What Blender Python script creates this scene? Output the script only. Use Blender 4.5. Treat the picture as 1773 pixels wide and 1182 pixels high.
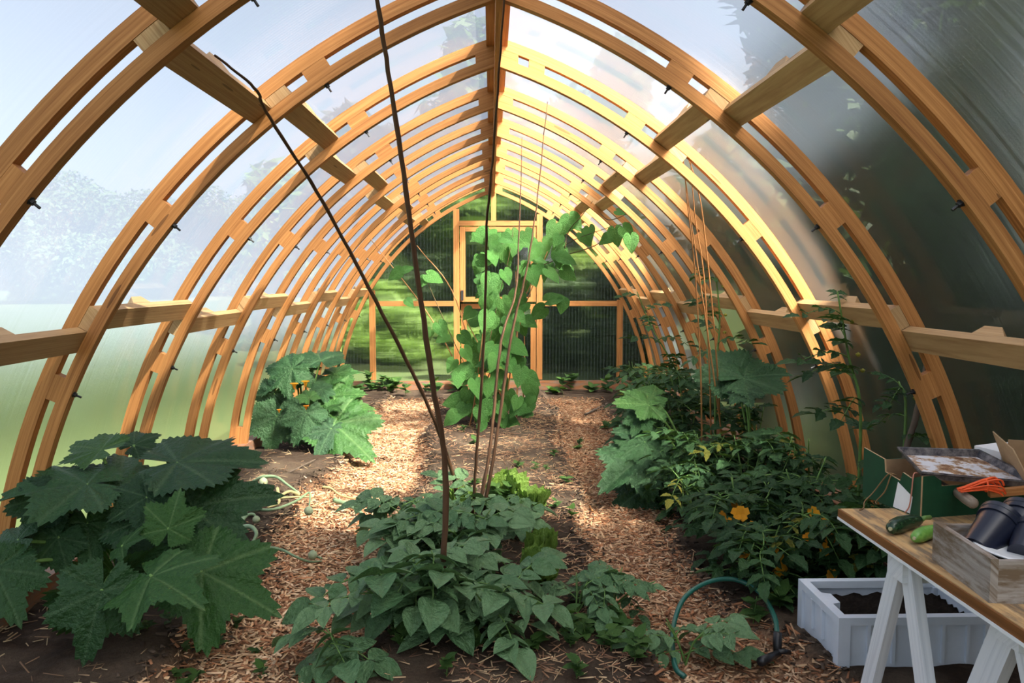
import bpy, bmesh, math, random
import numpy as np
from mathutils import Vector, Matrix, Quaternion
R_ = math.radians
random.seed(7)
for o in list(bpy.data.objects):
    bpy.data.objects.remove(o, do_unlink=True)
scene = bpy.context.scene
COL = scene.collection

# ------------------------------------------------------------------ camera
EYE = Vector((-0.032, 0.0, 1.5))
FPX = 1431.0
PITCH, YAW = 0.0743, 0.025
cam_data = bpy.data.cameras.new('camera')
cam_data.sensor_width = 36.0
cam_data.lens = FPX / 1773.0 * 36.0
cam_data.clip_start = 0.05
cam_data.clip_end = 400
cam = bpy.data.objects.new('camera', cam_data)
COL.objects.link(cam)
cam.location = EYE
cam.rotation_euler = (math.pi / 2 - PITCH, 0, -YAW)
scene.camera = cam

# ------------------------------------------------------------------ sky, sun, exposure
SUN_DIR = Vector((0.50, -0.40, 0.72)).normalized()      # towards the sun: behind the camera, over the right-hand trees
world = bpy.data.worlds.new('sky')
scene.world = world
world.use_nodes = True
wn = world.node_tree
wn.nodes.clear()
sky = wn.nodes.new('ShaderNodeTexSky')
sky.sky_type = 'NISHITA'
sky.sun_disc = False
sky.sun_elevation = math.asin(SUN_DIR.z)
sky.sun_rotation = math.atan2(SUN_DIR.x, SUN_DIR.y)
sky.air_density = 1.0
sky.dust_density = 4.0
sky.ozone_density = 1.0
bg = wn.nodes.new('ShaderNodeBackground')
bg.inputs['Strength'].default_value = 0.30
wo = wn.nodes.new('ShaderNodeOutputWorld')
hsv = wn.nodes.new('ShaderNodeHueSaturation')
hsv.inputs['Saturation'].default_value = 0.55      # thin high haze
wn.links.new(sky.outputs[0], hsv.inputs['Color'])
wn.links.new(hsv.outputs[0], bg.inputs[0])
wn.links.new(bg.outputs[0], wo.inputs[0])
sun_data = bpy.data.lights.new('sun', 'SUN')
sun_data.energy = 34.0
sun_data.angle = R_(1.2)
sun_data.color = (1.0, 0.93, 0.80)
sun = bpy.data.objects.new('sun', sun_data)
COL.objects.link(sun)
sun.location = SUN_DIR * 30
sun.rotation_euler = SUN_DIR.to_track_quat('Z', 'Y').to_euler()

vs = scene.view_settings
vs.view_transform = 'Standard'
vs.look = 'None'
vs.exposure = 0.17
vs.gamma = 1.0
vs.use_curve_mapping = False
cy = scene.cycles
cy.max_bounces = 9
cy.diffuse_bounces = 3
cy.glossy_bounces = 3
cy.transmission_bounces = 5
cy.transparent_max_bounces = 10
cy.sample_clamp_indirect = 8.0
cy.use_denoising = True

# ------------------------------------------------------------------ helpers
def rot_cam():
    return cam.rotation_euler.to_matrix()
RC = rot_cam()

def ray(px, py):
    return RC @ Vector(((px - 886.5) / FPX, -(py - 591.0) / FPX, -1.0))

def at(px, py, depth):
    """point of the place seen at photo pixel (px,py) that lies at distance `depth` down the house"""
    d = ray(px, py)
    return EYE + d * ((depth - EYE.y) / d.y)

def gp(px, py, z=0.0):
    d = ray(px, py)
    return EYE + d * ((z - EYE.z) / d.z)

def tag(o, label=None, cat=None, group=None, kind=None):
    if label: o['label'] = label
    if cat: o['category'] = cat
    if group: o['group'] = group
    if kind: o['kind'] = kind
    return o

def empty(name, loc=(0, 0, 0), rz=0.0):
    o = bpy.data.objects.new(name, None)
    COL.objects.link(o)
    o.location = loc
    o.rotation_euler = (0, 0, rz)
    o.empty_display_size = 0.1
    return o

def link(name, mesh, parent=None, mat=None, mw=None):
    o = bpy.data.objects.new(name, mesh)
    COL.objects.link(o)
    if parent: o.parent = parent
    if mw is not None: o.matrix_basis = mw
    if mat is not None and len(mesh.materials) == 0: mesh.materials.append(mat)
    return o

class MB:
    """collects faces with uv (u along the grain) and builds one mesh"""
    def __init__(s):
        s.v, s.f, s.uv, s.m = [], [], [], []
    def face(s, idx, uvs=None, m=0):
        s.f.append(tuple(idx)); s.m.append(m)
        s.uv.extend(uvs if uvs else [(0, 0)] * len(idx))
    def box(s, lo, hi, M=None, m=0, jit=0.0):
        (x0, y0, z0), (x1, y1, z1) = lo, hi
        P = [Vector(p) for p in ((x0,y0,z0),(x1,y0,z0),(x1,y1,z0),(x0,y1,z0),(x0,y0,z1),(x1,y0,z1),(x1,y1,z1),(x0,y1,z1))]
        if jit: P = [p + Vector((random.uniform(-jit,jit),)*1 + (random.uniform(-jit,jit), random.uniform(-jit,jit))) for p in P]
        d = (x1-x0, y1-y0, z1-z0); ax = d.index(max(d)); oth = [i for i in range(3) if i != ax]
        b = len(s.v); off = random.uniform(0, 7)
        s.v += [tuple(M @ p) if M else tuple(p) for p in P]
        for q in ((0,3,2,1),(4,5,6,7),(0,1,5,4),(1,2,6,5),(2,3,7,6),(3,0,4,7)):
            uvs = [(P[i][ax] + off, P[i][oth[0]] + P[i][oth[1]]) for i in q]
            s.face([b+i for i in q], uvs, m)
        return s
    def tube(s, pts, radii, n=8, m=0, cap=True):
        pts = [Vector(p) for p in pts]
        if not hasattr(radii, '__len__'): radii = [radii] * len(pts)
        b = len(s.v); L = 0.0; prev = None; off = random.uniform(0, 5)
        t0 = (pts[1] - pts[0]).normalized()
        u = t0.orthogonal().normalized()
        Ls = []
        for i, p in enumerate(pts):
            t = (pts[min(i+1, len(pts)-1)] - pts[max(i-1, 0)]).normalized()
            u = (u - t * u.dot(t)); u = u.normalized() if u.length > 1e-6 else t.orthogonal().normalized()
            w = t.cross(u)
            if i: L += (p - pts[i-1]).length
            Ls.append(L)
            for k in range(n):
                a = 2*math.pi*k/n
                s.v.append(tuple(p + (u*math.cos(a) + w*math.sin(a)) * radii[i]))
        for i in range(len(pts)-1):
            for k in range(n):
                k2 = (k+1) % n
                q = (b+i*n+k, b+i*n+k2, b+(i+1)*n+k2, b+(i+1)*n+k)
                s.face(q, [(Ls[i]+off, k*.01), (Ls[i]+off, (k+1)*.01), (Ls[i+1]+off, (k+1)*.01), (Ls[i+1]+off, k*.01)], m)
        if cap:
            s.face([b+k for k in range(n)][::-1], None, m)
            s.face([b+(len(pts)-1)*n+k for k in range(n)], None, m)
        return s
    def lathe(s, prof, n=20, M=None, m=0, sq=None):
        b = len(s.v)
        for (r, z) in prof:
            for k in range(n):
                a = 2*math.pi*k/n
                p = Vector((r*math.cos(a), r*math.sin(a), z))
                s.v.append(tuple(M @ p) if M else tuple(p))
        for i in range(len(prof)-1):
            for k in range(n):
                k2 = (k+1) % n
                s.face((b+i*n+k, b+i*n+k2, b+(i+1)*n+k2, b+(i+1)*n+k), None, m)
        return s
    def mesh(s, name, mats, smooth=False):
        me = bpy.data.meshes.new(name)
        me.from_pydata(s.v, [], s.f)
        uvl = me.uv_layers.new(name='UVMap')
        uvl.data.foreach_set('uv', np.array(s.uv, dtype=np.float32).ravel())
        if not isinstance(mats, (list, tuple)): mats = [mats]
        for mt in mats: me.materials.append(mt)
        me.polygons.foreach_set('material_index', np.array(s.m, dtype=np.int32))
        if smooth: me.polygons.foreach_set('use_smooth', np.ones(len(s.f), dtype=bool))
        me.update()
        return me
    def build(s, name, mats, parent=None, smooth=False, mw=None):
        return link(name, s.mesh(name, mats, smooth), parent, None, mw)

def bez(p, n=12):
    """smooth polyline through the given points (Catmull-Rom)"""
    p = [Vector(q) for q in p]
    P = [p[0]*2-p[1]] + p + [p[-1]*2-p[-2]]
    out = []
    for i in range(1, len(P)-2):
        for k in range(n):
            t = k/n
            a, b_, c, d = P[i-1], P[i], P[i+1], P[i+2]
            out.append(0.5*((2*b_)+(c-a)*t+(2*a-5*b_+4*c-d)*t*t+(3*b_-a-3*c+d)*t**3))
    out.append(p[-1])
    return out

# ------------------------------------------------------------------ materials
class NT:
    def __init__(s, name):
        s.mat = bpy.data.materials.new(name)
        s.mat.use_nodes = True
        s.t = s.mat.node_tree
        s.t.nodes.clear()
        s.out = s.t.nodes.new('ShaderNodeOutputMaterial')
    def n(s, typ, **kw):
        nd = s.t.nodes.new('ShaderNode' + typ)
        for k, v in kw.items():
            if k in nd.inputs and not hasattr(nd, k): s.set(nd.inputs[k], v)
            elif hasattr(nd, k) and not isinstance(k, int): setattr(nd, k, v)
            else: s.set(nd.inputs[k], v)
        return nd
    def set(s, sock, v):
        if isinstance(v, bpy.types.NodeSocket): s.t.links.new(v, sock)
        elif isinstance(v, bpy.types.Node): s.t.links.new(v.outputs[0], sock)
        else:
            if hasattr(sock.default_value, '__len__') and len(sock.default_value) == 4 and hasattr(v, '__len__') and len(v) == 3: v = tuple(v) + (1,)
            sock.default_value = v
    def math(s, op, a, b=0.0, clamp=False):
        nd = s.t.nodes.new('ShaderNodeMath'); nd.operation = op; nd.use_clamp = clamp
        s.set(nd.inputs[0], a); s.set(nd.inputs[1], b)
        return nd.outputs[0]
    def vmath(s, op, a, b=None):
        nd = s.t.nodes.new('ShaderNodeVectorMath'); nd.operation = op
        s.set(nd.inputs[0], a)
        if b is not None:
            if op == 'SCALE': s.set(nd.inputs['Scale'], b)
            else: s.set(nd.inputs[1], b)
        return nd.outputs[0]
    def mix(s, fac, a, b, blend='MIX'):
        nd = s.t.nodes.new('ShaderNodeMix'); nd.data_type = 'RGBA'; nd.blend_type = blend
        s.set(nd.inputs[0], fac); s.set(nd.inputs[6], a); s.set(nd.inputs[7], b)
        return nd.outputs[2]
    def ramp(s, fac, stops):
        nd = s.t.nodes.new('ShaderNodeValToRGB')
        els = nd.color_ramp.elements
        while len(els) < len(stops): els.new(0.5)
        for e, (p, c) in zip(els, stops):
            e.position = p; e.color = tuple(c) + ((1,) if len(c) == 3 else ())
        s.set(nd.inputs[0], fac)
        return nd.outputs[0]
    def noise(s, vec, scale, detail=4, rough=.55, dist=0.0):
        nd = s.t.nodes.new('ShaderNodeTexNoise')
        if vec is not None: s.set(nd.inputs['Vector'], vec)
        nd.inputs['Scale'].default_value = scale; nd.inputs['Detail'].default_value = detail
        nd.inputs['Roughness'].default_value = rough; nd.inputs['Distortion'].default_value = dist
        return nd.outputs[0]
    def coords(s, which='Object'):
        return s.t.nodes.new('ShaderNodeTexCoord').outputs[which]
    def scaled(s, vec, sc):
        return s.vmath('MULTIPLY', vec, sc)
    def bsdf(s, color, rough=.6, **kw):
        b = s.t.nodes.new('ShaderNodeBsdfPrincipled')
        s.set(b.inputs['Base Color'], color); s.set(b.inputs['Roughness'], rough)
        for k, v in kw.items(): s.set(b.inputs[k.replace('_', ' ')], v)
        return b
    def bump(s, h, strength=.3, dist=.01):
        b = s.t.nodes.new('ShaderNodeBump')
        b.inputs['Strength'].default_value = strength; b.inputs['Distance'].default_value = dist
        s.set(b.inputs['Height'], h)
        return b.outputs[0]
    def finish(s, shader):
        s.t.links.new(shader if isinstance(shader, bpy.types.NodeSocket) else shader.outputs[0], s.out.inputs[0])
        return s.mat

def srgb(r, g, b):
    f = lambda c: ((c/255+.055)/1.055)**2.4 if c/255 > .04045 else c/255/12.92
    return (f(r), f(g), f(b))

def wood_mat(name, light, mid, dark, grain=90, rough=.6, knots=True, vary=.25, wear=None):
    t = NT(name)
    uv = t.coords('UV')
    info = t.n('ObjectInfo')
    offs = t.vmath('SCALE', (13.7, 5.3, 0), info.outputs['Random'])
    v = t.vmath('ADD', uv, offs)
    v1 = t.scaled(v, (1.6, grain, 1))
    g1 = t.noise(v1, 1.0, 5, .6, .6)
    g2 = t.noise(t.scaled(v, (6, grain*3, 1)), 1.0, 3, .6)
    f = t.math('ADD', t.math('MULTIPLY', g1, .75), t.math('MULTIPLY', g2, .25))
    col = t.ramp(f, [(.30, dark), (.5, mid), (.68, light)])
    if knots:
        k = t.n('TexVoronoi', feature='F1'); t.set(k.inputs['Vector'], t.scaled(v, (1.6, 14, 1))); k.inputs['Scale'].default_value = 1.0
        kf = t.math('LESS_THAN', k.outputs['Distance'], .10)
        col = t.mix(t.math('MULTIPLY', kf, .65), col, tuple(c*.35 for c in dark))
    if wear:
        w = t.noise(t.scaled(v, (5, 22, 1)), 1.0, 5, .7)
        col = t.mix(t.ramp(w, [(.45, (0,0,0)), (.60, (1,1,1))]), col, wear)
    br = t.math('ADD', t.math('MULTIPLY', info.outputs['Random'], vary), 1 - vary*.6)
    col = t.mix(1.0, col, t.n('CombineColor', Red=br, Green=br, Blue=br), 'MULTIPLY')
    b = t.bsdf(col, rough, Normal=t.bump(f, .25, .004))
    b.inputs['Specular IOR Level'].default_value = .3
    return t.finish(b)

M = {}
M['larch'] = wood_mat('larch timber', (.57,.27,.09), (.43,.185,.056), (.25,.09,.024), 90)
M['larch_cut'] = wood_mat('larch end grain', (.62,.33,.14), (.50,.24,.10), (.34,.14,.05), 240)
M['pale_pine'] = wood_mat('pale spruce purlin timber', (.55,.36,.18), (.46,.28,.13), (.31,.16,.065), 90)
M['sill'] = wood_mat('reddish sill timber', (.42,.18,.085), (.34,.14,.06), (.2,.075,.03), 60, wear=(.24,.17,.13))

t = NT('black steel'); M['steel'] = t.finish(t.bsdf((.03,.03,.032), .45, Metallic=.6))
# ================================================================== THE GREENHOUSE SHELL
CX, CZ = 0.9225, -0.1506            # centre of each half arch (mirrored), rib inner radius RI
RI = 2.926
R1, R2, R3 = RI + .047, RI + .090, RI + .143       # inner lamination | slot | outer lamination
RS = R3 + .006                                      # sheet
RIB_Y = [2.354 + 1.05*i for i in range(9)]          # nine ribs in view, near face
RIB_T = .045
SILL_TOP = .20

def arc_pt(r, th, side):
    return Vector((side*(r*math.cos(th) - CX), 0, CZ + r*math.sin(th)))
def th_apex(r, xoff=.014): return math.acos((CX + xoff)/r)
def th_foot(r): return math.asin((SILL_TOP - CZ)/r)

def arc_beam(ra, rb, a0, a1, side, n, y0=0.0, y1=RIB_T, shift=(0, 0)):
    """curved timber between radii ra<rb from angle a0 to a1 (tuples allow different angles per edge)"""
    mb = MB(); off = random.uniform(0, 9)
    for i in range(n+1):
        t_ = i/n
        for r, k in ((ra, 0), (rb, 1)):
            th = a0[k] + (a1[k]-a0[k])*t_
            p = arc_pt(r, th, side)
            for y in (y0, y1): mb.v.append((p.x, y, p.z))
    rm = (ra+rb)/2
    for i in range(n):
        b = 4*i
        u0, u1 = a0[0]*rm + (a1[0]-a0[0])*rm*i/n + off, a0[0]*rm + (a1[0]-a0[0])*rm*(i+1)/n + off
        T, W = y1-y0, rb-ra
        quads = [((b, b+4, b+6, b+2), 0, W), ((b+1, b+3, b+7, b+5), T, T+W), ((b, b+1, b+5, b+4), 0, T), ((b+2, b+6, b+7, b+3), W, W+T)]
        for q, va, vb in quads:
            uvs = [(u0 if j < b+4 else u1, 0) for j in q]
            vv = {}
            uvs = []
            for j in q:
                loc = j - (b+4 if j >= b+4 else b)
                y = T if loc & 1 else 0; w = W if loc & 2 else 0
                uvs.append(((u1 if j >= b+4 else u0), y + w))
            mb.face(q if side < 0 else q[::-1], uvs if side < 0 else uvs[::-1])
    e = 4*n
    for q in ((0, 2, 3, 1), (e, e+1, e+3, e+2)):
        mb.face(q if side < 0 else q[::-1], [(off, 0), (off+.04, 0), (off+.04, .05), (off, .05)])
    return mb

# ---- ribs: two bent laminations each side held apart by spacer blocks, with bolts
SPACERS = [R_(23.8), R_(39.8), R_(56.4)]
lam_mesh = {}
for sd in (-1, 1):
    for v_ in range(3):
        lam_mesh['in', sd, v_] = arc_beam(RI, R1, (th_foot(RI), th_foot(R1)), (th_apex(RI), th_apex(R1)), sd, 40).mesh('inner_lamination', M['larch'], )
        lam_mesh['out', sd, v_] = arc_beam(R2, R3, (th_foot(R2), th_foot(R3)), (th_apex(R2), th_apex(R3)), sd, 40).mesh('outer_lamination', M['larch'])
    for j, a in enumerate(SPACERS):
        h = R_(1.05)
        lam_mesh['sp', sd, j] = arc_beam(R1, R2, (a-h, a-h), (a+h, a+h), sd, 2, .001, RIB_T-.001).mesh('spacer_block', M['larch'])
    h = .05/3
    lam_mesh['sp', sd, 3] = arc_beam(R1, R2, (th_foot(R1), th_foot(R2)), (th_foot(R1)+.045, th_foot(R2)+.045), sd, 2, .001, RIB_T-.001).mesh('spacer_block', M['larch'])
    lam_mesh['sp', sd, 4] = arc_beam(R1, R2, (th_apex(R1)-.035, th_apex(R2)-.035), (th_apex(R1), th_apex(R2)), sd, 2, .001, RIB_T-.001).mesh('spacer_block', M['larch'])
    lam_mesh['sp', sd, 5] = arc_beam(R1, R2, (th_apex(R1)-.085, th_apex(R2)-.085), (th_apex(R1)-.055, th_apex(R2)-.055), sd, 2, .001, RIB_T-.001).mesh('spacer_block', M['larch'])
mb = MB()
mb.lathe([(0, -.034), (.0045, -.034), (.0045, -.013), (.0095, -.013), (.0095, -.004), (.013, -.004), (.013, 0), (0, 0)], 6)
bolt_mesh = mb.mesh('bolt', M['steel'])
ORD = ['first', 'second', 'third', 'fourth', 'fifth', 'sixth', 'seventh', 'eighth', 'ninth']
ribs = []
for k, y in enumerate(RIB_Y):
    last = k == 8
    root = empty('arch_rib', (0, y, SILL_TOP))
    lab = ('pointed timber arch rib framing the end wall with the door' if last else
           '%s pointed timber arch rib counted from the camera' % ORD[k])
    tag(root, lab, 'arch rib', 'pointed timber arch ribs')
    ribs.append(root)
    for sd in (-1, 1):
        off = Matrix.Translation((0, 0, -SILL_TOP))
        link('inner_lamination', lam_mesh['in', sd, (k*2+sd) % 3], root, None, off)
        link('outer_lamination', lam_mesh['out', sd, (k+sd) % 3], root, None, off)
        js = [0, 1, 2, 3, 4] + ([5] if (k in (2,) and sd > 0) else [])
        for j in js:
            sp = link('spacer_block', lam_mesh['sp', sd, j], root, None, off)
            if j < 3:
                a = SPACERS[j]
                p = arc_pt(RI, a, sd)
                nrm = Vector((sd*math.cos(a), 0, math.sin(a)))      # outward
                Mx = Matrix.Translation(Vector((p.x, RIB_T*.5, p.z - SILL_TOP))) @ nrm.to_track_quat('Z', 'Y').to_matrix().to_4x4()
                link('bolt', bolt_mesh, sp, None, off.inverted() @ Mx)

# ---- purlins: run through the slot of the ribs, stepping up and down from bay to bay, with a packing wedge against the sheet
def purlin_mesh(th, sd, y0, y1, mat):
    h = R_(.93)
    return arc_beam(R1+.001, R2-.001, (th-h, th-h), (th+h, th+h), sd, 2, 0, y1-y0)
bays = [(-1, 0)] + [(i, i+1) for i in range(8)]
BAYN = ['in front of the first rib'] + ['between the %s and %s ribs' % (ORD[i], ORD[i+1] if i < 7 else 'end wall') for i in range(8)]
for sd in (-1, 1):
    sn = 'left' if sd < 0 else 'right'
    for lev, base in (('lower', 28.0), ('upper', 50.9)):
        for b, (i, j) in enumerate(bays):
            up = (b % 2 == 0)
            th = R_(base + (1.9 if up else 0))
            y0 = RIB_Y[i] if i >= 0 else 1.0
            y1 = RIB_Y[j] + RIB_T
            if i < 0: y0 = RIB_Y[0] - 1.05
            pm = arc_pt((R1+R2)/2, th, sd)
            root = empty('purlin', (pm.x, y0, pm.z))
            tag(root, '%s %s purlin timber %s' % (lev, sn, BAYN[b]), 'purlin', 'purlins running along the arch ribs')
            back = Matrix.Translation((-pm.x, 0, -pm.z))
            tl = R_(.93)
            bm_ = arc_beam(R1+.001, R2-.001, (th-tl, th-tl), (th+tl, th+tl), sd, 2, .002, y1-y0-.002)
            # grain runs along the house
            bm_.uv = []
            off = random.uniform(0, 9)
            for f_ in bm_.f:
                for vi in f_:
                    v_ = bm_.v[vi]; bm_.uv.append((v_[1]+off, v_[0]*1.3+v_[2]))
            bm_.build('timber', M['pale_pine'], root, mw=back)
            # packing wedge half way along the bay
            yc = (y1-y0)*.5
            w = MB()
            a0, a1 = th-tl*.6, th+tl
            pts = [arc_pt(R2, a0, sd), arc_pt(R2, a1, sd), arc_pt(R3, a1, sd), arc_pt(R3, a0, sd)]
            for (p, e0, e1) in zip(pts, (-.13, -.13, -.045, -.045), (.06, .06, .06, .06)):
                w.v += [(p.x, yc+e0, p.z), (p.x, yc+e1, p.z)]
            for q in ((0, 2, 3, 1), (2, 4, 5, 3), (4, 6, 7, 5), (6, 0, 1, 7), (0, 6, 4, 2), (1, 3, 5, 7)):
                w.face(q, [(w.v[n_][1], w.v[n_][0]+w.v[n_][2]) for n_ in q])
            w.build('packing_wedge', M['pale_pine'], root, mw=back)

# ---- ridge: centre board with packing blocks between the ribs
ridge = empty('ridge_beam', (0, RIB_Y[0]-1.05, 2.62))
tag(ridge, 'long timber ridge board where the arch ribs meet at the top', 'ridge beam')
MB().box((-.013, 0, -.035), (.013, RIB_Y[8]+RIB_T-RIB_Y[0]+1.05, .235)).build('ridge_board', M['larch'], ridge)
for i in range(-1, 8):
    y0 = (RIB_Y[i]+RIB_T if i >= 0 else RIB_Y[0]-1.05) + .002
    y1 = RIB_Y[i+1] - .002
    for sd in (-1, 1):
        lo, hi = sorted((sd*.0135, sd*.056))
        MB().box((lo, y0-RIB_Y[0]+1.05, .105), (hi, y1-RIB_Y[0]+1.05, .20)).build('packing_block', M['larch'], ridge)

# ---- twin-wall sheets
def sheet_mat(name, axis, clear, rough, blur, milky, haze_col, cone, web_w=.011, web_a=.05):
    """axis: direction across the flutes (object space); flutes scatter light in a cone round their own direction"""
    t = NT(name)
    geo = t.n('NewGeometry')
    pos = geo.outputs['Position']
    wn_ = t.n('TexWhiteNoise', noise_dimensions='3D'); t.set(wn_.inputs['Vector'], t.scaled(pos, (3911.0, 4127.0, 3637.0)))
    u = t.math('SUBTRACT', wn_.outputs['Value'], .5)
    # soft waviness of the webs
    s_ = t.vmath('DOT_PRODUCT', pos, axis)
    dn = t.t.nodes[-1]
    across = dn.outputs['Value']
    low = t.noise(t.n('CombineXYZ', X=t.math('MULTIPLY', across, 40.0), Y=0.0, Z=0.0), 1.0, 3, .6)
    tilt = t.math('ADD', t.math('MULTIPLY', u, blur), t.math('MULTIPLY', t.math('SUBTRACT', low, .5), blur*.8))
    nrm = t.vmath('NORMALIZE', t.vmath('ADD', geo.outputs['Normal'], t.vmath('SCALE', axis, tilt)))
    # fine web lines, 11 mm apart
    web = t.math('PINGPONG', t.math('MULTIPLY', across, 1/web_w), 1.0)
    webm = t.math('GREATER_THAN', web, .82)
    stain = t.noise(t.scaled(pos, (1.5, 1.5, 1.5)), 1.0, 4, .6)
    refr = t.n('BsdfRefraction', Color=(.97, .99, .98), Roughness=rough, IOR=1.32, Normal=nrm)
    tran = t.n('BsdfTransparent', Color=(.97, .985, .98))
    milk = t.n('BsdfTranslucent', Color=haze_col)
    gl = t.n('BsdfGlossy', Color=(.95, .97, 1.0), Roughness=.10)
    m1 = t.n('MixShader'); t.set(m1.inputs[0], clear); t.set(m1.inputs[1], refr); t.set(m1.inputs[2], tran)
    mf = t.math('ADD', t.math('ADD', milky, t.math('MULTIPLY', webm, web_a)), t.math('MULTIPLY', t.math('SUBTRACT', stain, .5), milky*.6))
    m2 = t.n('MixShader'); t.set(m2.inputs[0], mf); t.set(m2.inputs[1], m1); t.set(m2.inputs[2], milk)
    last = m2
    if cone:
        tang = t.vmath('NORMALIZE', t.vmath('CROSS_PRODUCT', geo.outputs['True Normal'], axis))
        hair = t.n('BsdfHair', component='Transmission', RoughnessU=.16, RoughnessV=1.0, Color=(1, .97, .9))
        t.set(hair.inputs['Tangent'], tang)
        m3 = t.n('MixShader'); t.set(m3.inputs[0], cone); t.set(m3.inputs[1], last); t.set(m3.inputs[2], hair)
        last = m3
    fr = t.n('Fresnel', IOR=1.5)
    m4 = t.n('MixShader'); t.set(m4.inputs[0], t.math('MULTIPLY', fr.outputs[0], .5)); t.set(m4.inputs[1], last); t.set(m4.inputs[2], gl)
    return t.finish(m4)
M['sheet_side'] = sheet_mat('twin-wall polycarbonate, flutes round the arch', (0, 1, 0), .27, .34, .6, .012, (.9, .95, .97), .016)
M['sheet_end'] = sheet_mat('twin-wall polycarbonate, upright flutes', (1, 0, 0), .16, .03, .36, .03, (.9, .95, .9), 0, .021, .13)

def arc_sheet(sd, y0, y1, n=44):
    mb = MB()
    a0, a1 = math.asin((.02-CZ)/RS), th_apex(RS, .0)
    for i in range(n+1):
        p = arc_pt(RS, a0+(a1-a0)*i/n, sd)
        mb.v += [(p.x, y0, p.z), (p.x, y1, p.z)]
    for i in range(n):
        q = (2*i, 2*i+2, 2*i+3, 2*i+1)
        mb.face(q if sd > 0 else q[::-1])
    return mb
for sd, nm in ((-1, 'wall_left'), (1, 'wall_right')):
    w = empty(nm, (0, 0, 0))
    tag(w, 'curved %s wall and roof of translucent fluted sheets' % ('left' if sd < 0 else 'right'), None, None, 'structure')
    ys = [RIB_Y[0]-3.15+RIB_T/2, RIB_Y[0]-2.1+RIB_T/2, RIB_Y[0]+RIB_T/2, RIB_Y[2]+RIB_T/2, RIB_Y[4]+RIB_T/2, RIB_Y[6]+RIB_T/2, RIB_Y[8]+RIB_T+.02]
    for a, b in zip(ys[:-1], ys[1:]):
        arc_sheet(sd, a+.002, b-.002).build('panel', M['sheet_side'], w, smooth=True)

# ---- sills
sl = MB().box((-2.125, RIB_Y[0]-3.2, -.03), (-1.975, RIB_Y[8]+.09, SILL_TOP)).build('baseboard_left', M['sill']); tag(sl, 'timber sill beam along the foot of the left wall', None, None, 'structure')
sl = MB().box((1.975, RIB_Y[0]-3.2, -.03), (2.125, RIB_Y[8]+.09, SILL_TOP)).build('baseboard_right', M['sill']); tag(sl, 'timber sill beam along the foot of the right wall', None, None, 'structure')

# ---- end wall with a two-leaf stable door
YE = RIB_Y[8]
end = empty('wall_back', (0, YE, 0)); tag(end, 'translucent end wall with upright timber posts around the door', None, None, 'structure')
def arch_z(x, r): return CZ + math.sqrt(max(r*r - (abs(x)+CX)**2, 0))
def X(px, d=YE): return at(px, 600, d).x
def Z(py, d=YE, px=860): return at(px, py, d).z
pw = .036
door_l, door_r = X(791), X(934)
post_l, post_r = X(645), X(1073)
zr = Z(525)                # mid rail
zh = Z(388)                # door head
def vpost(x, z0, z1, w=.075, y0=-.002, y1=.043, name='post'):
    return MB().box((x-w/2, y0, z0), (x+w/2, y1, z1)).build(name, M['larch'], end)
vpost(post_l, SILL_TOP, arch_z(post_l, RI)-.005)
vpost(post_r, SILL_TOP, arch_z(post_r, RI)-.005)
vpost(door_l, SILL_TOP, arch_z(door_l, RI)-.005, .075)
vpost(door_r, SILL_TOP, arch_z(door_r, RI)-.005, .075)
MB().box((-.032, -.001, zh+.045), (.032, .044, arch_z(.03, RI)-.005)).build('king_post', M['larch'], end)
MB().box((door_l+.038, 0, zh-.02), (door_r-.038, .043, zh+.045)).build('door_head', M['larch'], end)
MB().box((post_l+.038, 0, zr-.035), (door_l-.038, .043, zr+.03)).build('rail', M['larch'], end)
MB().box((door_r+.038, 0, zr-.035), (post_r-.038, .043, zr+.03)).build('rail', M['larch'], end)
bb = MB().box((-1.98, YE-.05, -.03), (1.98, YE-.004, SILL_TOP-.012)).build('baseboard_back', M['sill']); tag(bb, 'reddish board along the foot of the end wall', None, None, 'structure')
# sheets of the end wall, one between each pair of posts
edges = [-1.99, post_l, door_l, door_r, post_r, 1.99]
def end_sheet(xa, xb, z0, zt=None, zb_poly=None, y=YE+.052, name='panel', parent=end, loc=True):
    mb = MB(); n = 10
    for i in range(n+1):
        x = xa + (xb-xa)*i/n
        top = arch_z(x, RS-.002) if zt is None else min(zt, arch_z(x, RS-.002))
        top = max(top, z0+.001)
        mb.v += [(x, y-YE, z0), (x, y-YE, top)]
    for i in range(n):
        mb.face((2*i, 2*i+2, 2*i+3, 2*i+1))
    return mb.build(name, M['sheet_end'], parent)
for i in range(5):
    a, b = edges[i]+.001, edges[i+1]-.001
    if i == 2: end_sheet(a, 0-.001, zh+.03); end_sheet(.001, b, zh+.03)
    else: end_sheet(a, b, .05)
def door_leaf(name, label, x0, x1, z0, z1, ang=0.0):
    d = empty(name, (x1, YE+.01, z0), ang)
    tag(d, label, None, None, 'structure')
    W = x1-x0; H = z1-z0; s_ = .07
    for a, b in (((-W, 0), (-W+s_, H)), ((-s_, 0), (0, H))):
        MB().box((a[0], 0, a[1]), (b[0], .036, b[1])).build('door_stile', M['larch'], d)
    for z in (0, H-s_*.9):
        MB().box((-W+s_, 0, z), (-s_, .036, z+s_*.9)).build('door_rail', M['larch'], d)
    mb = MB(); mb.v = [(-W+.02, .04, .01), (-.02, .04, .01), (-.02, .04, H-.01), (-W+.02, .04, H-.01)]; mb.face((0, 1, 2, 3))
    mb.build('panel', M['sheet_end'], d)
    return d
dl, dr = door_l+.045, door_r-.045
d1 = door_leaf('door_1', 'upper leaf of the stable door in the end wall', dl, dr, zr+.02, zh-.03)
d2 = door_leaf('door_2', 'lower leaf of the stable door, standing slightly ajar', dl, dr, .21, zr-.01, R_(-7))
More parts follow.
